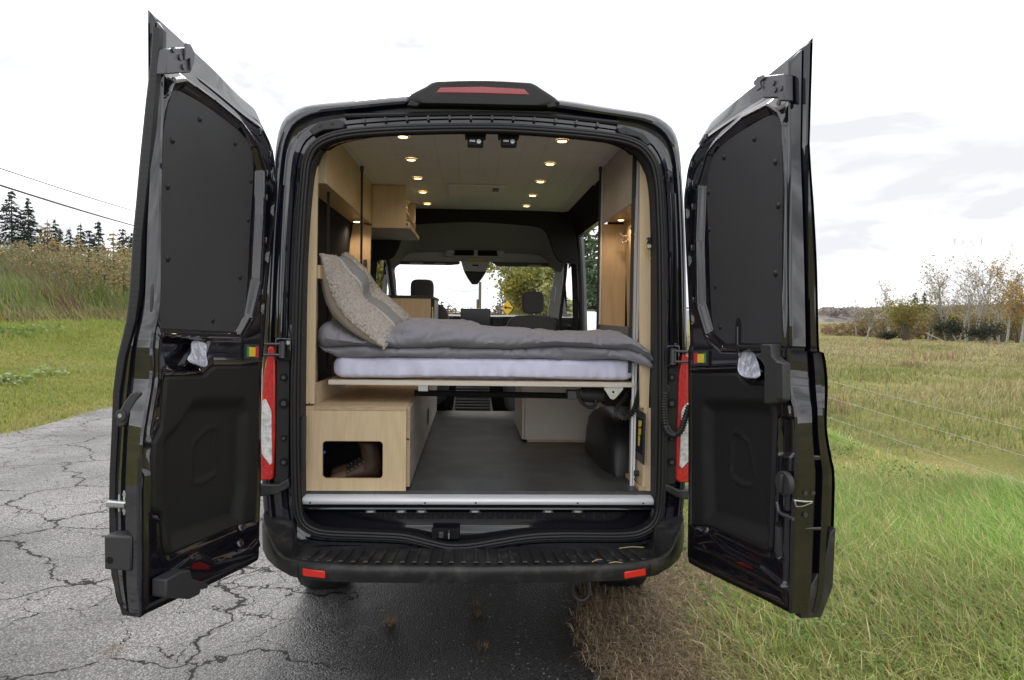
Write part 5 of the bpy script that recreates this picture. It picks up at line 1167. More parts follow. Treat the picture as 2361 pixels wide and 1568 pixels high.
def seat(px, top, bot, w, Y, back, lab):
    cx = float(onY(px, 720, Y)[0]); zt_ = float(onY(px, top, Y)[2]); zb_ = float(onY(px, bot, Y)[2]); h2 = zt_-zb_
    def rb(cx, cy, cz, a, b, c, p=.45):
        def fn(u, v):
            th = u*2*PI; ph = (v-.5)*PI; se = lambda q, e: math.copysign(abs(q)**e, q)
            return (cx+a*se(math.cos(ph), p)*se(math.cos(th), p), cy+b*se(math.cos(ph), p)*se(math.sin(th), p), cz+c*se(math.sin(ph), p))
        return MB().grid(fn, 32, 18)
    b = rb(cx, Y+.02, zb_-.46, back/2, .085, .45, .42).build('seat_back', M_seat, van, smooth=80, label=lab)
    rb(cx, Y, (zt_+zb_)/2, w/2, .05, h2/2, .5).build('headrest', M_seat, b, smooth=80)
    for dx in (-.05, .05): MB().tube([(cx+dx, Y+.01, zb_-.05), (cx+dx, Y+.01, zb_+.03)], .006, 8).build('headrest_post', M_steel, b)
    rb(cx, Y+.30, .98, .25, .27, .10, .45).build('seat_cushion', M_seat, b, smooth=80); box('seat_base', (cx-.22, Y+.05, .52), (cx+.22, Y+.5, .90), M_dark, b, bevel=.02)
seat(1228, 672, 724, .196, 3.06, .50, 'front right cab seat'); seat(973, 644, 696, .205, 3.06, .50, 'front left cab seat')
MB().tube(smooth_loop([(-.74, 2.85, 1.98), (-.72, 2.9, 1.8), (-.66, 2.98, 1.3)], 12, False), .018, 6).build('seat_belt', M_dash, van); MB().tube(smooth_loop([(.78, 2.9, 1.95), (.77, 2.95, 1.75), (.72, 3.0, 1.2)], 12, False), .016, 6).build('seat_belt', M_dash, van)
# right wing mirror seen through the open side doorway
mm = MB(); c = onY(1360, 741, 3.62); 
mirror = MB().loft([[(c[0]+a*f, 3.62+dy_, c[2]+b*f) for a, b in rrect(-.085, -.11, .085, .11, .04, 5)] for dy_, f in ((0, 1.0), (-.01, .97), (.06, 1.02), (.13, .8), (.16, .4))], True, True).build('wing_mirror', M_plast, van, smooth=50)
MB().prism([(c[0]+a, 3.606, c[2]+b) for a, b in rrect(-.072, -.096, .072, .096, .034, 5)], (0, .003, 0)).build('mirror_glass', mat('mirror', (.85, .86, .88), .03, metal=1), mirror)
MB().tube([(c[0]-.08, 3.68, c[2]-.05), (.93, 3.70, c[2]-.02)], .035, 8).build('mirror_arm', M_plast, mirror)
# edge of the slid-back side door frame
for Y, r in ((2.715, .02), (2.735, .012)): MB().tube([(body_x(z)-.03, Y, z) for z in np.linspace(.68, 2.16, 14)], r, 8).build('doorway_seal', M_rub, van)
MB().tube([(.90, 2.72, 1.36), (.90, 3.15, 1.98)], .012, 6).build('belt_webbing', M_dash, van)
# ================================================================== GROUND
def ground_z(x, y):
    """terrain height: road crown level, soft verges, rising bank far left, slightly rolling field right"""
    x = np.asarray(x, float); y = np.asarray(y, float)
    z = np.zeros(np.broadcast(x, y).shape)
    z = z + sstep(-x, 6.0, 17)*.72 + sstep(-x, 16, 27)*2.3 + sstep(-x, 30, 120)*3
    z = z - .10*sstep(x, .7, 2.2)+.06*sstep(x, 3.0, 7)
    z = z + np.where(x > .7, .035*np.sin(x*1.7+.6*y)*np.sin(y*1.1-x*.5)+.05*np.sin(x*.33)*np.sin(y*.27+1), 0)*sstep(x, .7, 2)
    z = z + np.where(x < -5.7, .03*np.sin(x*1.3+y*.7)*np.sin(y*.9), 0)
    z = z - .3*sstep(x, 20, 60) + .02
    road = (x > -5.62) & (x < .62)
    return np.where(road, -.012, z-.02)
def axis_pts(segs): return np.unique(np.concatenate([np.linspace(a, b, n) for a, b, n in segs]))
gx = axis_pts([(-900, -120, 12), (-120, -30, 12), (-30, -5.75, 60), (-5.75, -5.55, 3), (-5.55, .55, 4), (.55, 7, 80), (7, 40, 70), (40, 150, 20), (150, 900, 12)])
gy = axis_pts([(-40, -4, 10), (-4, 14, 130), (14, 70, 80), (70, 200, 20), (200, 1200, 14)])
GX, GY = np.meshgrid(gx, gy); GZ = ground_z(GX, GY); w = len(gx); hN = len(gy)
Q = np.array([(b*w+a, b*w+a+1, (b+1)*w+a+1, (b+1)*w+a) for b in range(hN-1) for a in range(w-1)])
def turf_material(name, greens, dry, scale=.7):
    m = bpy.data.materials.new(name); m.use_nodes = True; t = m.node_tree; b = t.nodes['Principled BSDF']; b.inputs['Roughness'].default_value = .9; b.inputs['Specular IOR Level'].default_value = .15
    tc = t.nodes.new('ShaderNodeTexCoord'); n = t.nodes.new('ShaderNodeTexNoise'); n.inputs['Scale'].default_value = scale; n.inputs['Detail'].default_value = 8; n.inputs['Roughness'].default_value = .65
    t.links.new(tc.outputs['Object'], n.inputs['Vector']); r = t.nodes.new('ShaderNodeValToRGB'); e = r.color_ramp.elements
    e[0].position = .36; e[0].color = (*greens[0], 1); e[1].position = .70; e[1].color = (*dry, 1); k = e.new(.52); k.color = (*greens[1], 1)
    n2 = t.nodes.new('ShaderNodeTexNoise'); n2.inputs['Scale'].default_value = 45; n2.inputs['Detail'].default_value = 5; t.links.new(tc.outputs['Object'], n2.inputs['Vector'])
    mu = t.nodes.new('ShaderNodeMixRGB'); mu.blend_type = 'MULTIPLY'; mu.inputs[0].default_value = .7; r2 = t.nodes.new('ShaderNodeValToRGB'); r2.color_ramp.elements[0].position = .35; r2.color_ramp.elements[0].color = (.45, .45, .4, 1); r2.color_ramp.elements[1].position = .65; r2.color_ramp.elements[1].color = (1.25, 1.2, 1.05, 1)
    t.links.new(n.outputs['Fac'], r.inputs[0]); t.links.new(n2.outputs['Fac'], r2.inputs[0]); t.links.new(r.outputs[0], mu.inputs[1]); t.links.new(r2.outputs[0], mu.inputs[2]); t.links.new(mu.outputs[0], b.inputs['Base Color'])
    bp = t.nodes.new('ShaderNodeBump'); bp.inputs['Strength'].default_value = .8; bp.inputs['Distance'].default_value = .06; t.links.new(n2.outputs['Fac'], bp.inputs['Height']); t.links.new(bp.outputs[0], b.inputs['Normal'])
    return m
M_turf = turf_material('meadow_turf', ((.11, .135, .036), (.20, .20, .06)), (.30, .25, .12), .45)
gr = big_mesh('ground', np.stack([GX.ravel(), GY.ravel(), GZ.ravel()], 1), None, M_turf, quads=Q, smooth=True); tag(gr, kind='structure')

# road: old cracked asphalt, wet and darker along its right-hand edge strip
def asphalt():
    m = bpy.data.materials.new('cracked_asphalt'); m.use_nodes = True; t = m.node_tree; b = t.nodes['Principled BSDF']; N = t.nodes.new; Lk = t.links.new
    def math_(op, a, b_=None, c=None):
        n = N('ShaderNodeMath'); n.operation = op
        for i, v in enumerate((a, b_, c)):
            if v is None: continue
            if isinstance(v, (int, float)): n.inputs[i].default_value = v
            else: Lk(v, n.inputs[i])
        return n.outputs[0]
    def ramp(v, p0, c0, p1, c1):
        r = N('ShaderNodeValToRGB'); e = r.color_ramp.elements; e[0].position = p0; e[0].color = (*c0, 1); e[1].position = p1; e[1].color = (*c1, 1); Lk(v, r.inputs[0]); return r.outputs[0]
    tc = N('ShaderNodeTexCoord'); P = tc.outputs['Object']
    def noise_(s, d=4, r=.55, vec=P):
        n = N('ShaderNodeTexNoise'); n.inputs['Scale'].default_value = s; n.inputs['Detail'].default_value = d; n.inputs['Roughness'].default_value = r; Lk(vec, n.inputs['Vector']); return n
    # aggregate stones
    v = N('ShaderNodeTexVoronoi'); v.inputs['Scale'].default_value = 125; Lk(P, v.inputs['Vector'])
    v2 = N('ShaderNodeTexVoronoi'); v2.inputs['Scale'].default_value = 48; Lk(P, v2.inputs['Vector'])
    big = noise_(.8, 6); mid = noise_(7, 5)
    stone = ramp(v.outputs['Color'], .2, (.13, .13, .129), .85, (.42, .417, .412))
    pit = ramp(v.outputs['Distance'], .25, (1, 1, 1), .62, (.30, .30, .30))
    mx1 = N('ShaderNodeMixRGB'); mx1.blend_type = 'MULTIPLY'; mx1.inputs[0].default_value = .85; Lk(stone, mx1.inputs[1]); Lk(pit, mx1.inputs[2])
    patch = ramp(big.outputs['Fac'], .38, (.50, .50, .51), .62, (1.12, 1.11, 1.10))
    mx2 = N('ShaderNodeMixRGB'); mx2.blend_type = 'MULTIPLY'; mx2.inputs[0].default_value = 1; Lk(mx1.outputs[0], mx2.inputs[1]); Lk(patch, mx2.inputs[2])
    # sparse pale and brown chips
    chip = ramp(v2.outputs['Color'], .90, (0, 0, 0), .93, (1, 1, 1)); cdist = ramp(v2.outputs['Distance'], .16, (1, 1, 1), .24, (0, 0, 0))
    cm = math_('MULTIPLY', chip, cdist); mx3 = N('ShaderNodeMixRGB'); Lk(cm, mx3.inputs[0]); Lk(mx2.outputs[0], mx3.inputs[1]); mx3.inputs[2].default_value = (.46, .42, .35, 1)
    # cracks: warped cell edges at two sizes plus long seams
    wv = N('ShaderNodeVectorMath'); wv.operation = 'MULTIPLY_ADD'; nz = noise_(2.2, 5, .6); Lk(nz.outputs['Color'], wv.inputs[0]); wv.inputs[1].default_value = (.55, .55, 0); Lk(P, wv.inputs[2])
    mpn = N('ShaderNodeMapping'); mpn.inputs['Scale'].default_value = (.62, .95, 1); mpn.inputs['Rotation'].default_value = (0, 0, .5); mpn.inputs['Location'].default_value = (4.3, 2.1, 0); Lk(wv.outputs[0], mpn.inputs[0])
    c1 = N('ShaderNodeTexVoronoi'); c1.feature = 'DISTANCE_TO_EDGE'; c1.voronoi_dimensions = '2D'; c1.inputs['Scale'].default_value = 1.5; Lk(mpn.outputs[0], c1.inputs['Vector'])
    c2 = N('ShaderNodeTexVoronoi'); c2.feature = 'DISTANCE_TO_EDGE'; c2.voronoi_dimensions = '2D'; c2.inputs['Scale'].default_value = 3.1; Lk(wv.outputs[0], c2.inputs['Vector'])
    wid = noise_(5, 4); w1 = math_('MULTIPLY_ADD', wid.outputs['Fac'], .027, -.0045)
    k1 = math_('LESS_THAN', c1.outputs['Distance'], w1)
    msk = ramp(noise_(.9, 4).outputs['Fac'], .42, (0, 0, 0), .54, (1, 1, 1)); w2 = math_('MULTIPLY', math_('MULTIPLY_ADD', wid.outputs['Fac'], .034, -.007), msk)
    k2 = math_('LESS_THAN', c2.outputs['Distance'], w2)
    crack = math_('MAXIMUM', k1, k2); sx0 = N('ShaderNodeSeparateXYZ'); Lk(P, sx0.inputs[0]); crack = math_('MULTIPLY', crack, math_('LESS_THAN', math_('MULTIPLY_ADD', wid.outputs['Fac'], .9, sx0.outputs['X']), -.15))
    # soft fringe of crumbled stones along the cracks
    fr = ramp(c1.outputs['Distance'], .0, (.55, .55, .55), .035, (1, 1, 1))
    mx4 = N('ShaderNodeMixRGB'); mx4.blend_type = 'MULTIPLY'; mx4.inputs[0].default_value = .6; Lk(mx3.outputs[0], mx4.inputs[1]); Lk(fr, mx4.inputs[2])
    mx5 = N('ShaderNodeMixRGB'); Lk(crack, mx5.inputs[0]); Lk(mx4.outputs[0], mx5.inputs[1]); mx5.inputs[2].default_value = (.030, .028, .026, 1)
    # wet strip along the right edge of the road, beyond x = -0.6
    sx = N('ShaderNodeSeparateXYZ'); Lk(P, sx.inputs[0]); wob = noise_(2.5, 6, .65); xx = math_('MULTIPLY_ADD', wob.outputs['Fac'], .5, sx.outputs['X'])
    wet = ramp(math_('ADD', xx, .5), .0, (0, 0, 0), .34, (1, 1, 1))
    mx6 = N('ShaderNodeMixRGB'); mx6.blend_type = 'MULTIPLY'; Lk(wet, mx6.inputs[0]); Lk(mx5.outputs[0], mx6.inputs[1]); mx6.inputs[2].default_value = (.17, .17, .175, 1)
    chip2 = ramp(v2.outputs['Color'], .70, (0, 0, 0), .76, (1, 1, 1)); cm2 = math_('MULTIPLY', math_('MULTIPLY', chip2, ramp(v2.outputs['Distance'], .17, (1, 1, 1), .27, (0, 0, 0))), wet)
    mx7 = N('ShaderNodeMixRGB'); Lk(math_('MULTIPLY', cm2, .8), mx7.inputs[0]); Lk(mx6.outputs[0], mx7.inputs[1]); mx7.inputs[2].default_value = (.34, .32, .29, 1)
    Lk(mx7.outputs[0], b.inputs['Base Color'])
    wet2 = ramp(math_('ADD', xx, 1.15), .0, (0, 0, 0), .6, (1, 1, 1))
    rg = math_('MULTIPLY_ADD', wet2, -.32, .64); Lk(rg, b.inputs['Roughness']); Lk(math_('MULTIPLY_ADD', crack, -.45, .5), b.inputs['Specular IOR Level'])
    hgt = math_('SUBTRACT', math_('MULTIPLY_ADD', mid.outputs['Fac'], .5, math_('SUBTRACT', 1.0, v.outputs['Distance'])), math_('MULTIPLY', crack, 3.2))
    bp = N('ShaderNodeBump'); bp.inputs['Strength'].default_value = .75; bp.inputs['Distance'].default_value = .009; Lk(hgt, bp.inputs['Height']); Lk(bp.outputs[0], b.inputs['Normal'])
    return m
M_asph = asphalt()
def road_edge(y): return .65+.07*math.sin(y*1.3)+.10*mnoise.noise(Vector((y*1.1, 3, 0)))+.05*mnoise.noise(Vector((y*5, 1, 0)))
ry = np.r_[np.linspace(-14, 14, 160), np.linspace(14.5, 60, 50), np.linspace(62, 160, 20)]; V = []; cols_ = [-1, -.8, -.5, 0, .5, .8, 1]
for y in ry:
    xl = -5.55+.10*mnoise.noise(Vector((y*.9, 9, 0)))+.05*mnoise.noise(Vector((y*4, 2, 0))); xr = road_edge(y); bend = -max(0, y-30)**2*.004
    for k, c in enumerate(np.linspace(0, 1, 9)): V.append((xl+(xr-xl)*c+bend, y, .004+.02*math.sin(PI*c)))
Q = np.array([(b*9+a, b*9+a+1, (b+1)*9+a+1, (b+1)*9+a) for b in range(len(ry)-1) for a in range(8)])
rd = big_mesh('road', np.array(V), None, M_asph, quads=Q, smooth=True); tag(rd, kind='structure')
# gravel shoulder between asphalt and grass
M_grav = mat('gravelly_soil', (.06, .048, .036), .95, var=(60, (.16, .14, .115), .5, .66), bump=(90, 1.0, .012))
V = []
for y in np.linspace(-6, 20, 160):
    x0 = road_edge(y)-.12
    for c in np.linspace(0, 1, 8): V.append((x0+.55*c, y, .0105-.004*c+.010*mnoise.noise(Vector((y*4, c*3, 0)))*c-.03*c))
Q = np.array([(b*8+a, b*8+a+1, (b+1)*8+a+1, (b+1)*8+a) for b in range(159) for a in range(7)])
sh = big_mesh('gravel_shoulder', np.array(V), None, M_grav, quads=Q, smooth=True); tag(sh, kind='structure')

# ================================================================== GRASS
def nz2(x, y, s, seed=0):
    """cheap smooth 2-D noise, vectorised, about -1..1"""
    x = x*s+seed*13.7; y = y*s+seed*7.3
    return (np.sin(x*1.0+1.7*np.sin(y*.83+seed))+np.sin(y*1.13+1.9*np.sin(x*.71+2*seed))+np.sin((x+y)*.61+1.3*np.sin((x-y)*.9)))/3
def lerp3(a, b, t): return np.asarray(a)[None]*(1-t[:, None])+np.asarray(b)[None]*t[:, None]
GREEN = (.16, .22, .05); LUSH = (.15, .305, .06); OLIVE = (.23, .235, .075); STRAW = (.50, .43, .24); BROWN = (.20, .135, .085)
def in_view(x, y, m=.10):
    d = np.stack([x-CAM[0], y-CAM[1], 0*x-CAM[2]], 1); zc = d@_f; u = (d@_r)/np.maximum(zc, .01)*PF/PW; v = (d@_u)/np.maximum(zc, .01)*PF/PH
    return (zc > .3) & (np.abs(u) < .5+m) & (v > -.5-m-.25)
def scatter(n, x0, x1, y0, y1):
    x = RNG.uniform(x0, x1, n); y = RNG.uniform(y0, y1, n); k = in_view(x, y); return x[k], y[k]
# right verge, close to the camera
x, y = scatter(360000, .35, 4.6, -1.6, 6.5)
edge = .78+.13*nz2(x*0, y, 1.7, 3)+.10*nz2(x, y, 5, 3)
dens = sstep(x, edge-.20, edge+.12)*(.65+.35*nz2(x, y, 2.2, 1))*np.clip(1.5-.12*(y+1.6), .45, 1)
k = RNG.random(len(x)) < dens; x, y, edge = x[k], y[k], edge[k]; N = len(x)
dry = np.clip(1.15-sstep(x, .62, 1.30)*1.15+.35*nz2(x, y, 1.3, 5), 0, 1); lush = np.clip(.15+sstep(x, 1.1, 2.4)*.6+.8*nz2(x, y, 1.1, 2), 0, 1)
h = (.07+.10*RNG.random(N))*(1-dry*.35)+lush*(.07+.19*RNG.random(N))*np.clip(1.1-.05*(y+1), .4, 1); h *= 1-.35*sstep(y, 2.5, 6); h *= .45+.55*sstep(x, edge+.05, edge+.55)
col = lerp3(OLIVE, LUSH, np.clip(lush*.85+RNG.normal(0, .2, N), 0, 1)); t = np.clip(dry+RNG.normal(0, .22, N), 0, 1); col = col*(1-t[:, None])+lerp3(BROWN, STRAW, RNG.random(N)**1.5)*t[:, None]
st = RNG.random(N) < .15; col[st] = np.array(STRAW)*RNG.uniform(.7, 1.1, (st.sum(), 1)); col *= RNG.uniform(.7, 1.3, (N, 1))*(1.5+.35*nz2(x, y, 1.9, 12)[:, None])
az = 2.6+1.4*nz2(x, y, 1.1, 7)+RNG.normal(0, 1.1, N)
g1 = blades('verge_grass', np.stack([x, y, ground_z(x, y)-.01], 1), h, .0045+.003*RNG.random(N), az, np.clip(RNG.normal(.62, .22, N), .05, 1.1), col, M_grass)
tag(g1, kind='stuff')
# flattened dead grass lying along the edge of the asphalt
x, y = scatter(90000, .34, 1.5, -1.5, 4); e_ = .74+.13*nz2(x*0, y, 1.7, 3)+.10*nz2(x, y, 5, 3); k = RNG.random(len(x)) < sstep(x, e_-.22, e_+.02)*(1-sstep(x, e_+.35, e_+.75)); x, y = x[k], y[k]; N = len(x)
col = lerp3((.21, .15, .095), (.50, .40, .26), RNG.random(N)**1.3)*RNG.uniform(.7, 1.2, (N, 1))
gl0 = blades('dead_grass_litter', np.stack([x, y, np.maximum(ground_z(x, y), .004)+.004+.03*RNG.random(N)], 1), .03+.05*RNG.random(N), .003+.002*RNG.random(N), RNG.uniform(0, 6.28, N), RNG.uniform(.9, 1.5, N), col, M_grass); tag(gl0, kind='stuff')
# field grass beyond, coarser with distance
x, y = scatter(420000, 2.2, 34, 4.5, 46)
D_ = np.hypot(x, y+3); k = (RNG.random(len(x)) < np.clip(11/D_, .12, 1)*(.55+.45*nz2(x, y, .6, 4))) & (x > 2.2); x, y = x[k], y[k]; N = len(x); D_ = D_[k]
tall = np.clip(nz2(x, y, .35, 8)+.25*nz2(x, y, 1.1, 3), 0, 1); t = np.clip(.42+.22*sstep(y, 6, 14)+.75*nz2(x, y, .45, 6)+.3*nz2(x, y, 1.6, 11)+.35*sstep(y, 10, 30)+RNG.normal(0, .25, N), 0, 1)
col = lerp3(GREEN, OLIVE, RNG.random(N)); col = col*(1-t[:, None]*.75)+lerp3((.32, .24, .14), (.52, .45, .28), RNG.random(N))*t[:, None]*.75; col *= RNG.uniform(.75, 1.25, (N, 1))
h = (.05+.07*RNG.random(N)+tall*.22*RNG.random(N))*(1+.02*D_)
g2 = blades('field_grass', np.stack([x, y, ground_z(x, y)-.01], 1), h, (.004+.0011*D_)*(.7+.6*RNG.random(N)), RNG.uniform(0, 6.28, N), np.clip(RNG.normal(.55, .25, N), 0, 1.1), col, M_grass); tag(g2, kind='stuff')
# russet weed clumps in the field
WX = []; WC = []; WH = []
for _ in range(110):
    cx, cy = RNG.uniform(4, 34), RNG.uniform(8, 46)
    n = int(RNG.integers(25, 70)); r = RNG.uniform(.12, .5); p = np.stack([cx+RNG.normal(0, r, n), cy+RNG.normal(0, r, n)], 1); WX.append(p)
    c = np.array([(.24, .13, .085), (.33, .23, .14), (.20, .17, .09)][int(RNG.integers(3))]); WC.append(c[None]*RNG.uniform(.7, 1.3, (n, 1))); WH.append(RNG.uniform(.12, .5, n)*RNG.uniform(.6, 1.2))
WX = np.concatenate(WX); WC = np.concatenate(WC); WH = np.concatenate(WH); N = len(WX)
g3 = blades('russet_weeds', np.c_[WX, ground_z(WX[:, 0], WX[:, 1])], WH, np.full(N, .022), RNG.uniform(0, 6.28, N), RNG.uniform(.05, .5, N), WC, M_grass); tag(g3, kind='stuff')
# left verge: mown grass
x, y = scatter(330000, -24, -5.3, 3.2, 27)
D_ = np.hypot(x, y+3); k = RNG.random(len(x)) < np.clip(9/D_, .15, 1)*sstep(-x, 5.35, 5.75); x, y, D_ = x[k], y[k], D_[k]; N = len(x)
rough = sstep(-x, 11.5, 15); t = np.clip(.25+.5*nz2(x, y, .7, 2)+.9*(1-sstep(-x, 5.5, 6.6))+RNG.normal(0, .2, N), 0, 1)
col = lerp3((.19, .26, .045), (.25, .28, .06), RNG.random(N)); col = col*(1-.6*t[:, None])+np.array((.42, .35, .15))[None]*.6*t[:, None]; col *= RNG.uniform(.8, 1.2, (N, 1))
h = .05+.06*RNG.random(N)+rough*(.15+.30*RNG.random(N))
g4 = blades('mown_verge', np.stack([x, y, ground_z(x, y)-.01], 1), h, (.004+.001*D_), RNG.uniform(0, 6.28, N), np.clip(RNG.normal(.55, .2, N), 0, 1), col, M_grass); tag(g4, kind='stuff')
# broad-leaved weeds along the left verge
def weeds(name, spots, leaf, cols):
    P = []; Sx = []; C = []; Dd = []
    for cx, cy, r, n, hh in spots:
        a = RNG.uniform(0, 6.28, n); q = r*np.sqrt(RNG.random(n)); px = cx+q*np.cos(a); py = cy+q*np.sin(a); P.append(np.stack([px, py, ground_z(px, py)+hh*RNG.uniform(.25, 1, n)], 1)); Sx.append(leaf*RNG.uniform(.6, 1.3, n))
        c = np.array(cols[int(RNG.integers(len(cols)))]); C.append(c[None]*RNG.uniform(.7, 1.35, (n, 1))); d = RNG.normal(0, 1, (n, 3)); d[:, 2] *= .35; Dd.append(d)
    return tag(cards(name, np.concatenate(P), np.concatenate(Sx), np.concatenate(C), M_leaf, .85, dirs=np.concatenate(Dd)), kind='stuff')
weeds('broadleaf_weeds', [(-13.6+RNG.normal(0, .6), y0, .6, 130, .40) for y0 in np.linspace(11, 20, 5)]+[(-8.9+RNG.normal(0, .4), RNG.uniform(9.6, 11.6), .35, 60, .18) for _ in range(5)], .11, [(.20, .27, .09), (.14, .22, .06), (.26, .32, .13)])
weeds('verge_clover', [(RNG.uniform(1.3, 4.4), RNG.uniform(-.8, 5), RNG.uniform(.10, .40), 55, .15) for _ in range(170)], .028, [(.13, .25, .06), (.17, .29, .08), (.12, .22, .06)])
weeds('fern_sprig', [(2.02, -.52, .12, 40, .20), (1.86, -.62, .10, 30, .16)], .045, [(.16, .27, .03)])
# reeds and brush bank at the far left
x, y = RNG.uniform(-32, -15, 200000), RNG.uniform(9, 44, 200000); k = in_view(x, y, .05); x, y = x[k], y[k]
d0 = -x-16.2+.9*nz2(x*0, y, .5, 1); k = (d0 > 0) & (RNG.random(len(x)) < .75); x, y, d0 = x[k], y[k], d0[k]; N = len(x)
up = np.clip(d0/9, 0, 1); tt = np.clip(up+.30*nz2(x, y, .45, 3)+RNG.normal(0, .16, N), 0, 1)
col = lerp3((.17, .24, .055), (.21, .22, .10), tt); low = np.clip(1-d0/1.5, 0, 1); col = col*(1-low[:, None]*.6)+np.array((.36, .26, .16))[None]*low[:, None]*.6
rd_ = (nz2(x, y, .8, 9) > .35) & (RNG.random(N) < .6); col[rd_] = np.array((.20, .12, .075))[None]*RNG.uniform(.7, 1.2, (rd_.sum(), 1)); yl = RNG.random(N) < .03; col[yl] = (.36, .27, .05); col *= RNG.uniform(.55, 1.35, (N, 1))
h = (.7+1.45*np.clip(d0/2.2, 0, 1))*RNG.uniform(.6, 1.25, N)*(.85+.2*nz2(x, y, .5, 2)); tipc = np.where((RNG.random(N) < .22)[:, None], np.array((.24, .19, .16))[None], col)
g5 = blades('reed_bank', np.stack([x, y, ground_z(x, y)], 1), h, .035+.03*RNG.random(N), 3.6+RNG.normal(0, .7, N), np.clip(RNG.normal(.5, .2, N), .05, 1), col, M_grass, tipcol=tipc); tag(g5, kind='stuff')
# small dry tufts growing in the asphalt
spots = [(898, 1440, 'straw coloured grass tuft growing from the asphalt under the left of the bumper'), (1098, 1395, 'faint dry tuft near the bumper in the middle of the wet asphalt'), (1100, 1418, 'little dry tuft in the middle of the wet asphalt'), (1112, 1495, 'sparse dry tuft lowest on the wet asphalt'), (262, 1508, 'small dry tuft in a crack at the lower left')]
for x, y, lb in spots:
    p = onZ(x, y, .012); n = 70 if x < 950 else 34; a = RNG.uniform(0, 6.28, n); r = .03*np.sqrt(RNG.random(n))
    t = blades('grass_tuft', np.stack([p[0]+r*np.cos(a), p[1]+r*np.sin(a), np.full(n, .006)], 1), RNG.uniform(.015, .06 if x < 950 else .032, n), np.full(n, .002), a, RNG.uniform(.3, 1, n), np.array((.30, .20, .09))[None]*RNG.uniform(.7, 1.2, (n, 1)), M_grass); tag(t, lb, 'grass tuft', 'dry tufts in the asphalt')
# fallen leaf and grit specks
n = 500; px = RNG.uniform(-2.6, .7, n); py = RNG.uniform(-1.2, 1.2, n)
tag(cards('loose_grit', np.stack([px, py, np.full(n, .034)-.02*np.abs(px+2.5)/3], 1), RNG.uniform(.004, .010, n), np.array((.40, .36, .30))[None]*RNG.uniform(.5, 1.2, (n, 1)), M_leaf, .8), kind='stuff')

# ================================================================== TREES
def finish_tree(name, loc_, segs, leaf, label, group, cat='tree', bark=M_twig, leafmat=M_leaf, aspect=.6, n=5):
    t = empty(name, loc_, label, cat, group)
    if segs: set_parent(seg_mesh('trunk', segs, bark, n), t)
    if leaf is not None and len(leaf[0]): set_parent(cards('crown', leaf[0], leaf[1], leaf[2], leafmat, aspect, dirs=leaf[3] if len(leaf) > 3 else None), t)
    return t
def spruce(x, y, h, label, col=(.038, .060, .042), width=.24, seedc=1, group='dark spruces behind the reed bank', dens=1.0, bare=.08, name='spruce_tree'):
    z0 = float(ground_z(x, y)); segs = [((x, y, z0-.1), (x, y, z0+h), h*.018, .01)]; P = []; S = []; C = []; Dv = []
    lv = int(h*4.2); 
    for k in range(lv):
        f = bare+(1-bare)*k/lv; zc = z0+h*f; r = h*width*1.3*(1-f)**.85*random.uniform(.75, 1.2)+.10
        nb = random.randint(5, 8)
        for b in range(nb):
            a = random.uniform(0, 6.28); L_ = r*random.uniform(.6, 1.1); e = (x+L_*math.cos(a), y+L_*math.sin(a), zc-L_*random.uniform(.05, .38)); segs.append(((x, y, zc), e, .018*(1-f)+.006, .004))
            m_ = max(4, int(L_*30*dens))
            for q in range(m_):
                u = random.uniform(.12, 1.05); s_ = .16*L_*(1-u*.4)
                P.append((x+(e[0]-x)*u+random.gauss(0, s_*.6), y+(e[1]-y)*u+random.gauss(0, s_*.6), zc+(e[2]-zc)*u+random.gauss(-.03, .05))); S.append(random.uniform(.16, .36)*(.6+.04*h)); c = random.uniform(.55, 1.5); C.append((col[0]*c, col[1]*c, col[2]*c)); Dv.append((math.cos(a)+random.gauss(0, .5), math.sin(a)+random.gauss(0, .5), random.gauss(-.35, .3)))
    return finish_tree(name, (x, y, z0), segs, (np.array(P), np.array(S), np.array(C), np.array(Dv)), label, group, bark=M_bark, leafmat=M_needle, aspect=.34)
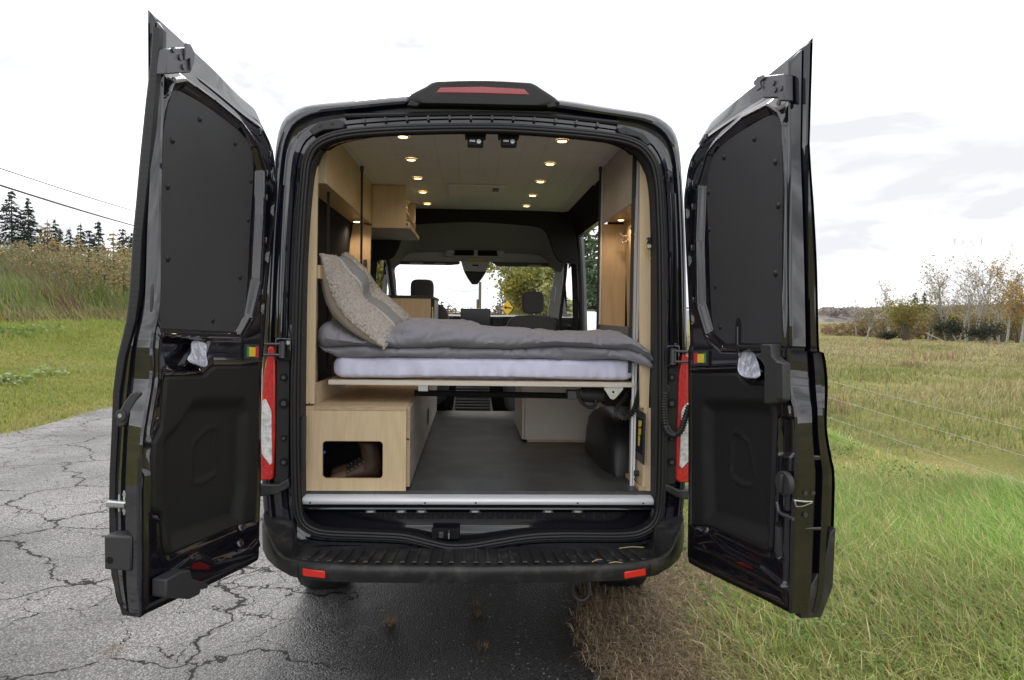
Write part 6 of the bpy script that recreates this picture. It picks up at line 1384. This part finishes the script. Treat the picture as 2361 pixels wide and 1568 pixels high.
def broadleaf(x, y, h, label, group, cols, bark=M_birch, spread=.22, leaves=500, lsize=.12, forks=1, bare=.3, up=.75, name='birch_tree', top_bare=False, r0=None):
    z0 = float(ground_z(x, y)); segs = []; tips = []
    def grow(p, d, L_, r, lev):
        nseg = 4; q = Vector(p); dd = Vector(d)
        for k in range(nseg):
            dd = (dd+Vector((random.gauss(0, .10), random.gauss(0, .10), .05))).normalized(); q2 = q+dd*L_/nseg; ra = r*(1-.75*k/nseg); rb = r*(1-.75*(k+1)/nseg); segs.append((tuple(q), tuple(q2), ra, rb))
            if lev < 3 and (lev > 0 or k/nseg >= bare-.01 or k == nseg-1):
                for _ in range(random.randint(2, 3) if lev == 0 else random.randint(1, 2)):
                    t = random.random(); a = random.uniform(0, 6.28); side = Vector((math.cos(a), math.sin(a), 0)); nd = (dd*up+side*(.55 if lev == 0 else .7)).normalized(); grow(q.lerp(q2, t), nd, L_*random.uniform(.28, .5)*(1.2-.5*k/nseg)*(spread/.22 if lev == 0 else 1), max(.010 if bark is M_birch else .006, rb*.5), lev+1)
            if lev >= 1: tips.append(tuple(q2))
            q = q2
    for f_ in range(forks):
        a = random.uniform(0, 6.28); d = Vector((math.cos(a)*.10*(forks > 1)*2, math.sin(a)*.10*(forks > 1)*2, 1)).normalized(); grow((x+.1*f_*math.cos(a), y+.1*f_*math.sin(a), z0-.05), d, h*(1 if f_ == 0 else random.uniform(.7, .95)), r0 or h*.011, 0)
    zm = max(s[1][2] for s in segs); kz_ = h/max(.1, zm-z0)
    segs = [((a[0], a[1], z0+(a[2]-z0)*kz_), (b[0], b[1], z0+(b[2]-z0)*kz_), r_a, r_b) for a, b, r_a, r_b in segs]; tips = [(t[0], t[1], z0+(t[2]-z0)*kz_) for t in tips]
    P = []; S = []; C = []
    T = [t for t in tips if (not top_bare or t[2] < z0+h*.62 or random.random() < .12)]
    for _ in range(leaves):
        if not T: break
        t = random.choice(T); P.append([t[i]+random.gauss(0, .12+.012*h) for i in range(3)]); S.append(lsize*random.uniform(.6, 1.3)); c = random.choice(cols); v = random.uniform(.6, 1.4); C.append([q*v for q in c])
    return finish_tree(name, (x, y, z0), segs, (np.array(P), np.array(S), np.array(C)) if P else None, label, group, bark=bark, n=4)
def bush(x, y, h, w_, label, group, cols, leaves=2500, lsize=.10, stems=14, name='bush', bark=M_twig, cat='bush'):
    z0 = float(ground_z(x, y)); segs = []; P = []; S = []; C = []
    ends = []
    for _ in range(stems):
        a = random.uniform(0, 6.28); r = w_*.5*random.uniform(.25, .95); e = Vector((x+r*math.cos(a), y+r*math.sin(a), z0+h*random.uniform(.55, .95))); b = Vector((x+.12*r*math.cos(a), y+.12*r*math.sin(a), z0-.05)); m_ = b.lerp(e, .5)+Vector((0, 0, .08*h)); segs += [(tuple(b), tuple(m_), .012*h, .008*h), (tuple(m_), tuple(e), .008*h, .003)]; ends.append((m_, e))
    for _ in range(leaves):
        m_, e = random.choice(ends); t = random.uniform(.1, 1.12); q = m_.lerp(e, t); s_ = .09*w_
        P.append([q.x+random.gauss(0, s_), q.y+random.gauss(0, s_), max(z0+.12*h, q.z+random.gauss(0, .10*h))]); S.append(lsize*random.uniform(.6, 1.3)); c = random.choice(cols); v = random.uniform(.55, 1.45); C.append([k*v for k in c])
    return finish_tree(name, (x, y, z0), segs, (np.array(P), np.array(S), np.array(C)), label, group, cat=cat, bark=bark)
def at(px, py, d):
    """ground position seen at that place in the photograph, at depth d"""
    p = CAM+ray(px, py)*d; return float(p[0]), float(p[1])
def top_h(px, py, d): p = CAM+ray(px, py)*d; return float(p[2])-float(ground_z(p[0], p[1]))
YEL = [(.33, .22, .045), (.26, .18, .045), (.20, .16, .05)]; OLV = [(.22, .19, .045), (.17, .165, .04), (.27, .22, .06)]; GRY = [(.28, .24, .18), (.22, .18, .14)]
# left: spruces and yellowing saplings behind the reeds
for px, py, d, lb, wd in ((28, 436, 42, 'tallest dark spruce at the far left edge', .26), (66, 452, 43, 'narrow leaning spruce just right of the tallest one', .17), (95, 520, 40, 'stubby spruce right of the leaning one', .30),
                      (128, 502, 46, 'thin spruce between two yellow saplings on the left', .16), (140, 528, 44, 'small spruce beside the thin spruce', .22), (162, 524, 48, 'little spiky spruce in the middle of the left skyline', .2), (186, 513, 47, 'slender spruce beside a yellow larch', .15),
                      (206, 525, 45, 'bushy spruce left of the pointed one', .26), (228, 506, 45, 'pointed spruce nearer the left door', .2), (284, 522, 44, 'dark spruce beside the left door edge', .24), (302, 530, 42, 'spruce partly hidden by the left door edge', .26)):
    x, y = at(px, 600, d); spruce(x, y, top_h(px, py, d), lb, width=wd)
for px, py, d, lb in ((110, 505, 38, 'yellow larch sapling right of the tall spruces'), (80, 560, 36, 'low yellow sapling under the tall spruces'), (178, 540, 38, 'pale yellow larch in the middle of the left skyline'), (205, 560, 36, 'short ochre sapling under the bushy spruce'), (262, 530, 38, 'pale yellow larch near the left door'), (240, 560, 36, 'bright yellow low sapling before the pointed spruce'), (150, 560, 37, 'ochre sapling in the middle of the bank'), (10, 570, 34, 'yellow sapling at the far left picture edge'), (285, 565, 36, 'yellow bush beside the left door edge')):
    x, y = at(px, 600, d); h_ = top_h(px, py, d); cq = random.choice([(.36, .29, .10), (.31, .27, .10), (.36, .26, .10)]); spruce(x, y, h_, lb, col=cq, width=random.uniform(.26, .36), group='yellowing saplings on the left', dens=.42, bare=.05, name='larch_sapling')
# right: line of trees at the far side of the field
R1 = [(2250, 560, 780, 50, 'tallest white birch with bare crown at the right', 0, True), (2280, 585, 780, 52, 'leafy birch leaning beside the tallest birch', 1, False), (2182, 606, 775, 50, 'slim birch left of the tall bare one', 1, False), (2210, 612, 775, 51, 'thin birch just right of the slim birch', 1, False), (2140, 690, 770, 52, 'faint small birch by the round bush', 1, True),
      (2320, 620, 790, 46, 'orange leaved birch near the right picture edge', 2, False), (2352, 600, 790, 45, 'rusty birch cut by the right picture edge', 2, True), (2300, 625, 790, 48, 'olive birch left of the orange one', 1, False), (2230, 665, 780, 54, 'small grey birch between the tall ones', 1, True),
      (2050, 655, 775, 55, 'wispy birch behind the round bush', 1, True), (1998, 678, 770, 58, 'spindly white birch left of the round bush', 1, True), (1975, 690, 770, 66, 'bare grey tree farther left of the spindly birch', 3, True), (1962, 690, 760, 95, 'distant grey tree pair at the left end of the line', 3, True)]
for px, py, pb_, d, lb, kind, tb in R1:
    x, y = at(px, pb_, d); h_ = top_h(px, py, d)*1.1; cols = [GRY, [(.30, .24, .09), (.26, .21, .08), (.21, .19, .08)], [(.42, .24, .04), (.36, .21, .04), (.28, .20, .06)], GRY][kind]
    broadleaf(x, y, h_, lb, 'autumn birches across the field', cols, leaves=[120, 480, 1100, 90][kind], lsize=.15, spread=.20, up=1.0, bare=.25, forks=2 if kind != 3 else 1, top_bare=tb, r0=.078)
x, y = at(2092, 785, 50); bush(x, y, top_h(2092, 684, 50), 3.6, 'large round olive willow bush across the field', None, OLV, 5200, .12, 24)
for px, pt, d, wd, lb, cl in ((2180, 735, 49, 2.4, 'dark green juniper clump right of the round bush', [(.035, .05, .03), (.05, .06, .03)]), (2270, 742, 48, 3.6, 'wide dark juniper clump below the tallest birch', [(.035, .05, .03), (.045, .055, .03)]), (2040, 765, 52, 1.6, 'low dark bush left of the round bush', [(.07, .075, .04)])):
    x, y = at(px, 793, d); bush(x, y, max(.6, top_h(px, pt, d)), wd, lb, 'dark low bushes across the field', cl, 1800, .13, 10)
for k, (px, pt, d, lb) in enumerate(((2200, 700, 56, 'olive shrub between the birches behind the dark juniper'), (2240, 715, 58, 'brown shrub behind the tallest birch'), (2150, 715, 57, 'olive brown shrub right behind the round bush'), (2310, 700, 56, 'ochre shrub behind the orange birch'), (2030, 720, 60, 'yellow brown shrub left behind the round bush'), (1990, 735, 68, 'low russet shrub at the left end of the tree line'), (2350, 690, 55, 'ochre shrub at the right picture edge'), (1940, 750, 72, 'low brown shrub close to the right door'))):
    x, y = at(px, 785, d); bush(x, y, max(.8, top_h(px, pt, d)), 4.2, lb, 'thin shrubs behind the birches', [OLV, [(.17, .12, .07), (.14, .11, .07)], [(.24, .16, .04), (.18, .14, .05)]][k % 3], 1300, .13, 12)
for px, pt, lb, wd in ((2106, 672, 'small far spruce above the round bush on the left', .22), (2128, 672, 'small far spruce above the round bush on the right', .22)):
    x, y = at(px, 770, 75); spruce(x, y, top_h(px, pt, 75), lb, width=wd, group='far spruces over the round bush')
# far wooded ridge and woods at both sides
def woods(name, pts, d, depth, n, cols, hm, sz=.35, jag=0):
    P = []; S = []; C = []
    for _ in range(n):
        px = random.uniform(pts[0][0], pts[-1][0]); py = np.interp(px, [a for a, b in pts], [b for a, b in pts]); dd = d+random.uniform(0, depth); p = CAM+ray(px, py)*dd
        zt_ = p[2]+jag*(mnoise.noise(Vector((px*.045, dd*.3, 1)))+.6*mnoise.noise(Vector((px*.15, dd*.5, 4)))); P.append((p[0], p[1], zt_-random.random()**1.4*hm)); S.append(random.uniform(.012, .03)*dd*sz); c = random.choice(cols); v = random.uniform(.7, 1.3); C.append([q*v for q in c])
    return tag(cards(name, np.array(P), np.array(S), np.array(C), M_leaf, .7), kind='stuff')
def ridge(name, pts, d, m):
    V = []; F = []
    for px, py in pts:
        p = CAM+ray(px, py)*d; q = CAM+ray(px, py)*(d*1.6); V += [(p[0]*.92, p[1]*.92, -1), (p[0], p[1], p[2]), (q[0], q[1], p[2]*1.0-1.0), (q[0], q[1], -2)]
    n = len(pts)
    for k in range(n-1):
        for j in range(3): F.append((k*4+j, k*4+j+1, (k+1)*4+j+1, (k+1)*4+j))
    return tag(mk(name, V, F, m, None, smooth=60), kind='structure')
M_hill = mat('hill_haze_tint', (.235, .225, .235), .95, spec=.05, var=(.05, (.27, .25, .245), .4, .65), bump=(.12, 1, 3))  # wooded hill, greyed and paled so the colour stands in for haze
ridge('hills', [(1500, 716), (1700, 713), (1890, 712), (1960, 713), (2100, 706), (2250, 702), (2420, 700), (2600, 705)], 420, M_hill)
woods('far_woods', [(1890, 712), (2000, 712), (2400, 702)], 380, 60, 2600, [(.25, .22, .225), (.22, .20, .21), (.26, .22, .19)], 4)  # leaf colours share the hill's painted haze tint
woods('bank_thicket', [(-60, 572), (60, 578), (150, 584), (250, 590), (330, 596)], 31, 11, 16000, [(.20, .21, .09), (.18, .20, .08), (.24, .19, .14), (.17, .155, .11), (.33, .25, .09), (.15, .18, .08), (.30, .17, .09)], 1.6, .13, .9)
woods('field_thicket', [(2010, 740), (2130, 728), (2250, 722), (2370, 715)], 62, 22, 9000, [(.27, .20, .11), (.22, .18, .09), (.29, .23, .10), (.20, .16, .11)], 2.6)
woods('field_scrub', [(1895, 752), (1960, 748), (2080, 760), (2370, 770)], 66, 20, 4500, [(.25, .16, .11), (.22, .18, .09), (.28, .22, .12)], 1.0)

# ================================================================== BEYOND THE WINDSCREEN AND THE SIDE DOORWAY
for px, py, d, lb, cl, lv in ((1176, 600, 34, 'grey brown half bare tree behind the curve sign', [(.27, .22, .17), (.22, .19, .15)], 7000), (1222, 565, 32, 'bright yellow maple seen through the right of the windscreen', [(.46, .38, .06), (.36, .34, .07), (.27, .28, .07)], 9000), (1272, 560, 30, 'pale yellow maple at the right edge of the windscreen', [(.42, .40, .13), (.33, .33, .11), (.27, .28, .10)], 9000)):
    x, y = at(px, 720, d); broadleaf(x, y, top_h(px, py, d), lb, None, cl, bark=M_twig, leaves=lv, lsize=.11 if px < 1180 else .17, spread=.20 if px < 1180 else .42, up=.7, bare=.0, name='roadside_tree', r0=.12)
for px, py, d, lb in ((1018, 690, 60, 'distant spruce seen through the windscreen left of the screen'), (1034, 700, 64, 'smaller distant spruce through the windscreen'), (1050, 706, 70, 'tiny distant spruce through the windscreen near the pole'), (925, 678, 55, 'round topped distant tree at the left of the windscreen')):
    x, y = at(px, 722, d); spruce(x, y, top_h(px, py, d), lb, col=(.06, .075, .05), width=.3, group='distant trees through the windscreen')
for px, w_, lb in ((1030, 7, 'russet hedge far ahead through the windscreen'), (1140, 3, 'small russet bush beside the curve sign')):
    x, y = at(px, 722, 58); bush(x, y, top_h(px, 711, 58), w_, lb, None, [(.24, .11, .06), (.20, .12, .07), (.18, .13, .06)], 1500, .2, 12)
for px, py, d, lb, wd in ((1352, 528, 26, 'large pine seen through the open side doorway', .3), (1378, 540, 24, 'second pine through the side doorway, half hidden by the cubby', .3), (1338, 560, 29, 'pine hidden mostly by the side doorway edge', .3)):
    x, y = at(px, 740, d); spruce(x, y, top_h(px, py, d)*1.05, lb, col=(.085, .13, .065), width=.33, group='pines beyond the side doorway', dens=1.5, name='pine_tree')
# curve sign
sd = 27.0; sp = CAM+ray(1170, 710)*sd; sg = empty('road_sign', (float(sp[0]), float(sp[1]), 0), 'yellow diamond road sign with left arrow beyond the windscreen', 'road sign')
s_ = .31; sxz = [(0, s_), (s_, 0), (0, -s_), (-s_, 0)]; Zs = float(sp[2])
MB().prism([(sp[0]+a*.72, sp[1], Zs+b) for a, b in sxz], (0, .01, 0)).build('sign_face', M_yels, sg, bevel=.004)
arw = [(a*.75, b*.75) for a, b in [(-.20, .02), (-.07, .13), (-.07, .06), (.20, .02), (.21, -.05), (-.05, -.01), (-.05, -.09)]]
MB().prism([(sp[0]+a, sp[1]-.004, Zs+b) for a, b in arw], (0, .003, 0)).build('sign_arrow', M_wire, sg); MB().tube([(sp[0], sp[1]+.03, -.2), (sp[0], sp[1]+.03, Zs+.2)], .03, 8).build('sign_post', M_galv, sg)
# utility pole and wires
M_pole = mat('weathered_pole', (.16, .14, .12), .9, bump=(30, .4, .01))
pd = 62.0; pp = CAM+ray(1107, 650)*pd; up = empty('utility_pole', (float(pp[0]), float(pp[1]), 0), 'wooden utility pole beyond the windscreen under the sensor housing', 'utility pole')
MB().tube([(pp[0], pp[1], -.2), (pp[0], pp[1], pp[2])], [.16, .12], 8).build('pole', M_pole, up); MB().tube([(pp[0]-.22, pp[1], 2.0), (pp[0]-.22, pp[1], float((CAM+ray(1105, 690)*pd)[2]))], .10, 8).build('pole_sleeve', M_pole, up)
def wire(name, a, b, sag, r, lab, m=M_wire, n=24, group=None, cat='wire'):
    P = [Vector(a).lerp(Vector(b), t)-Vector((0, 0, sag*4*t*(1-t))) for t in np.linspace(0, 1, n)]; return tag(MB().tube(P, r, 5).build(name, m), lab, cat, group)
q2 = empty('utility_pole', (-13.2, 2.5, 0), 'wooden utility pole out of view on the left verge', 'utility pole'); MB().tube([(-13.2, 2.5, -.2), (-13.2, 2.5, 9.5)], [.17, .12], 8).build('pole', M_pole, q2)
for (x0, y0, x1, y1, r, lb) in ((0, 384, 312, 473, .012, 'upper thin overhead wire at the far left'), (0, 423, 312, 507, .022, 'thicker lower overhead wire at the far left')):
    a = CAM+ray(x0, y0)*13.0; b = CAM+ray(x1, y1)*25.0; dv = b-a; wire('overhead_wire', a-dv*.12, a+dv*3.2, .25, r, lb, group='overhead wires at the left')
a = pp+np.array([0, 0, -.6]); wire('overhead_wire', a, CAM+ray(985, 640)*38, .5, .012, 'overhead wire running left from the distant pole', group='overhead wires ahead'); wire('overhead_wire', a-np.array([0, 0, 3.0]), CAM+ray(1025, 690)*42, .4, .02, 'lower sagging wire left of the distant pole', group='overhead wires ahead'); wire('overhead_wire', a-np.array([0, 0, 4.0]), CAM+ray(1180, 735)*40, .3, .02, 'short wire falling right of the distant pole', group='overhead wires ahead')
# wire fence beside the field
FX = 4.05
for (x0, y0, x1, y1, lb) in ((1905, 877, 2361, 990, 'top smooth wire of the field fence'), (1905, 915, 2361, 1051, 'middle smooth wire of the field fence'), (1905, 961, 2361, 1113, 'bottom smooth wire of the field fence')):
    a = onX(x0, y0, FX); b = onX(x1, y1, FX); dv = b-a; wire('fence_wire', b+dv*.5, a-dv*1.0, .0, .0019, lb, m=mat('pale_fence_wire', (.33, .34, .33), .5), group='wires of the field fence', cat='fence wire')
M_post = mat('fence_post_wood', (.20, .17, .14), .9)
for Y, lb in ((8.2, 'grey wooden fence post hidden behind the right door'), (.4, 'grey wooden fence post right of the picture')):
    tag(MB().tube([(FX+.05, Y, -.3), (FX+.05, Y, 1.1)], .05, 8).build('fence_post', M_post), lb, 'fence post', 'field fence posts')
gp = CAM+ray(2165, 780)*47; tag(MB().tube([(gp[0]-.9, gp[1], gp[2]+.35), (gp[0]+.9, gp[1], gp[2]-.45)], .03, 6).build('leaning_pole', mat('pale_pole', (.45, .43, .36), .8)), 'thin pale pole leaning beside the dark juniper', 'pole')
# porch building glimpsed through the side doorway
bd = 36.0; c = CAM+ray(1366, 722)*bd; pb2 = empty('porch_house', (float(c[0]), float(c[1]), 0), 'brown porch house glimpsed through the open side doorway', 'house')
M_cab = mat('brown_boards', (.14, .10, .075), .85); M_rf = mat('porch_roof', (.20, .18, .16), .8)
box('house_wall', (c[0]-.6, c[1]+1.6, -.2), (c[0]+4.5, c[1]+4.5, 2.0), M_cab, pb2); MB().prism([(c[0]-1.0, c[1]-.4, 1.92), (c[0]+5, c[1]-.4, 1.92), (c[0]+5, c[1]+3, 2.5), (c[0]-1.0, c[1]+3, 2.5)], (0, 0, .08)).build('porch_roof', M_rf, pb2)
for k in range(6): box('porch_post', (c[0]-.75+k*.42, c[1]-.2, -.1), (c[0]-.68+k*.42, c[1]-.13, 1.93), mat('porch_post', (.36, .30, .22), .8), pb2)
box('porch_floor', (c[0]-.9, c[1]-.3, .0), (c[0]+4.8, c[1]+1.6, .18), M_cab, pb2)
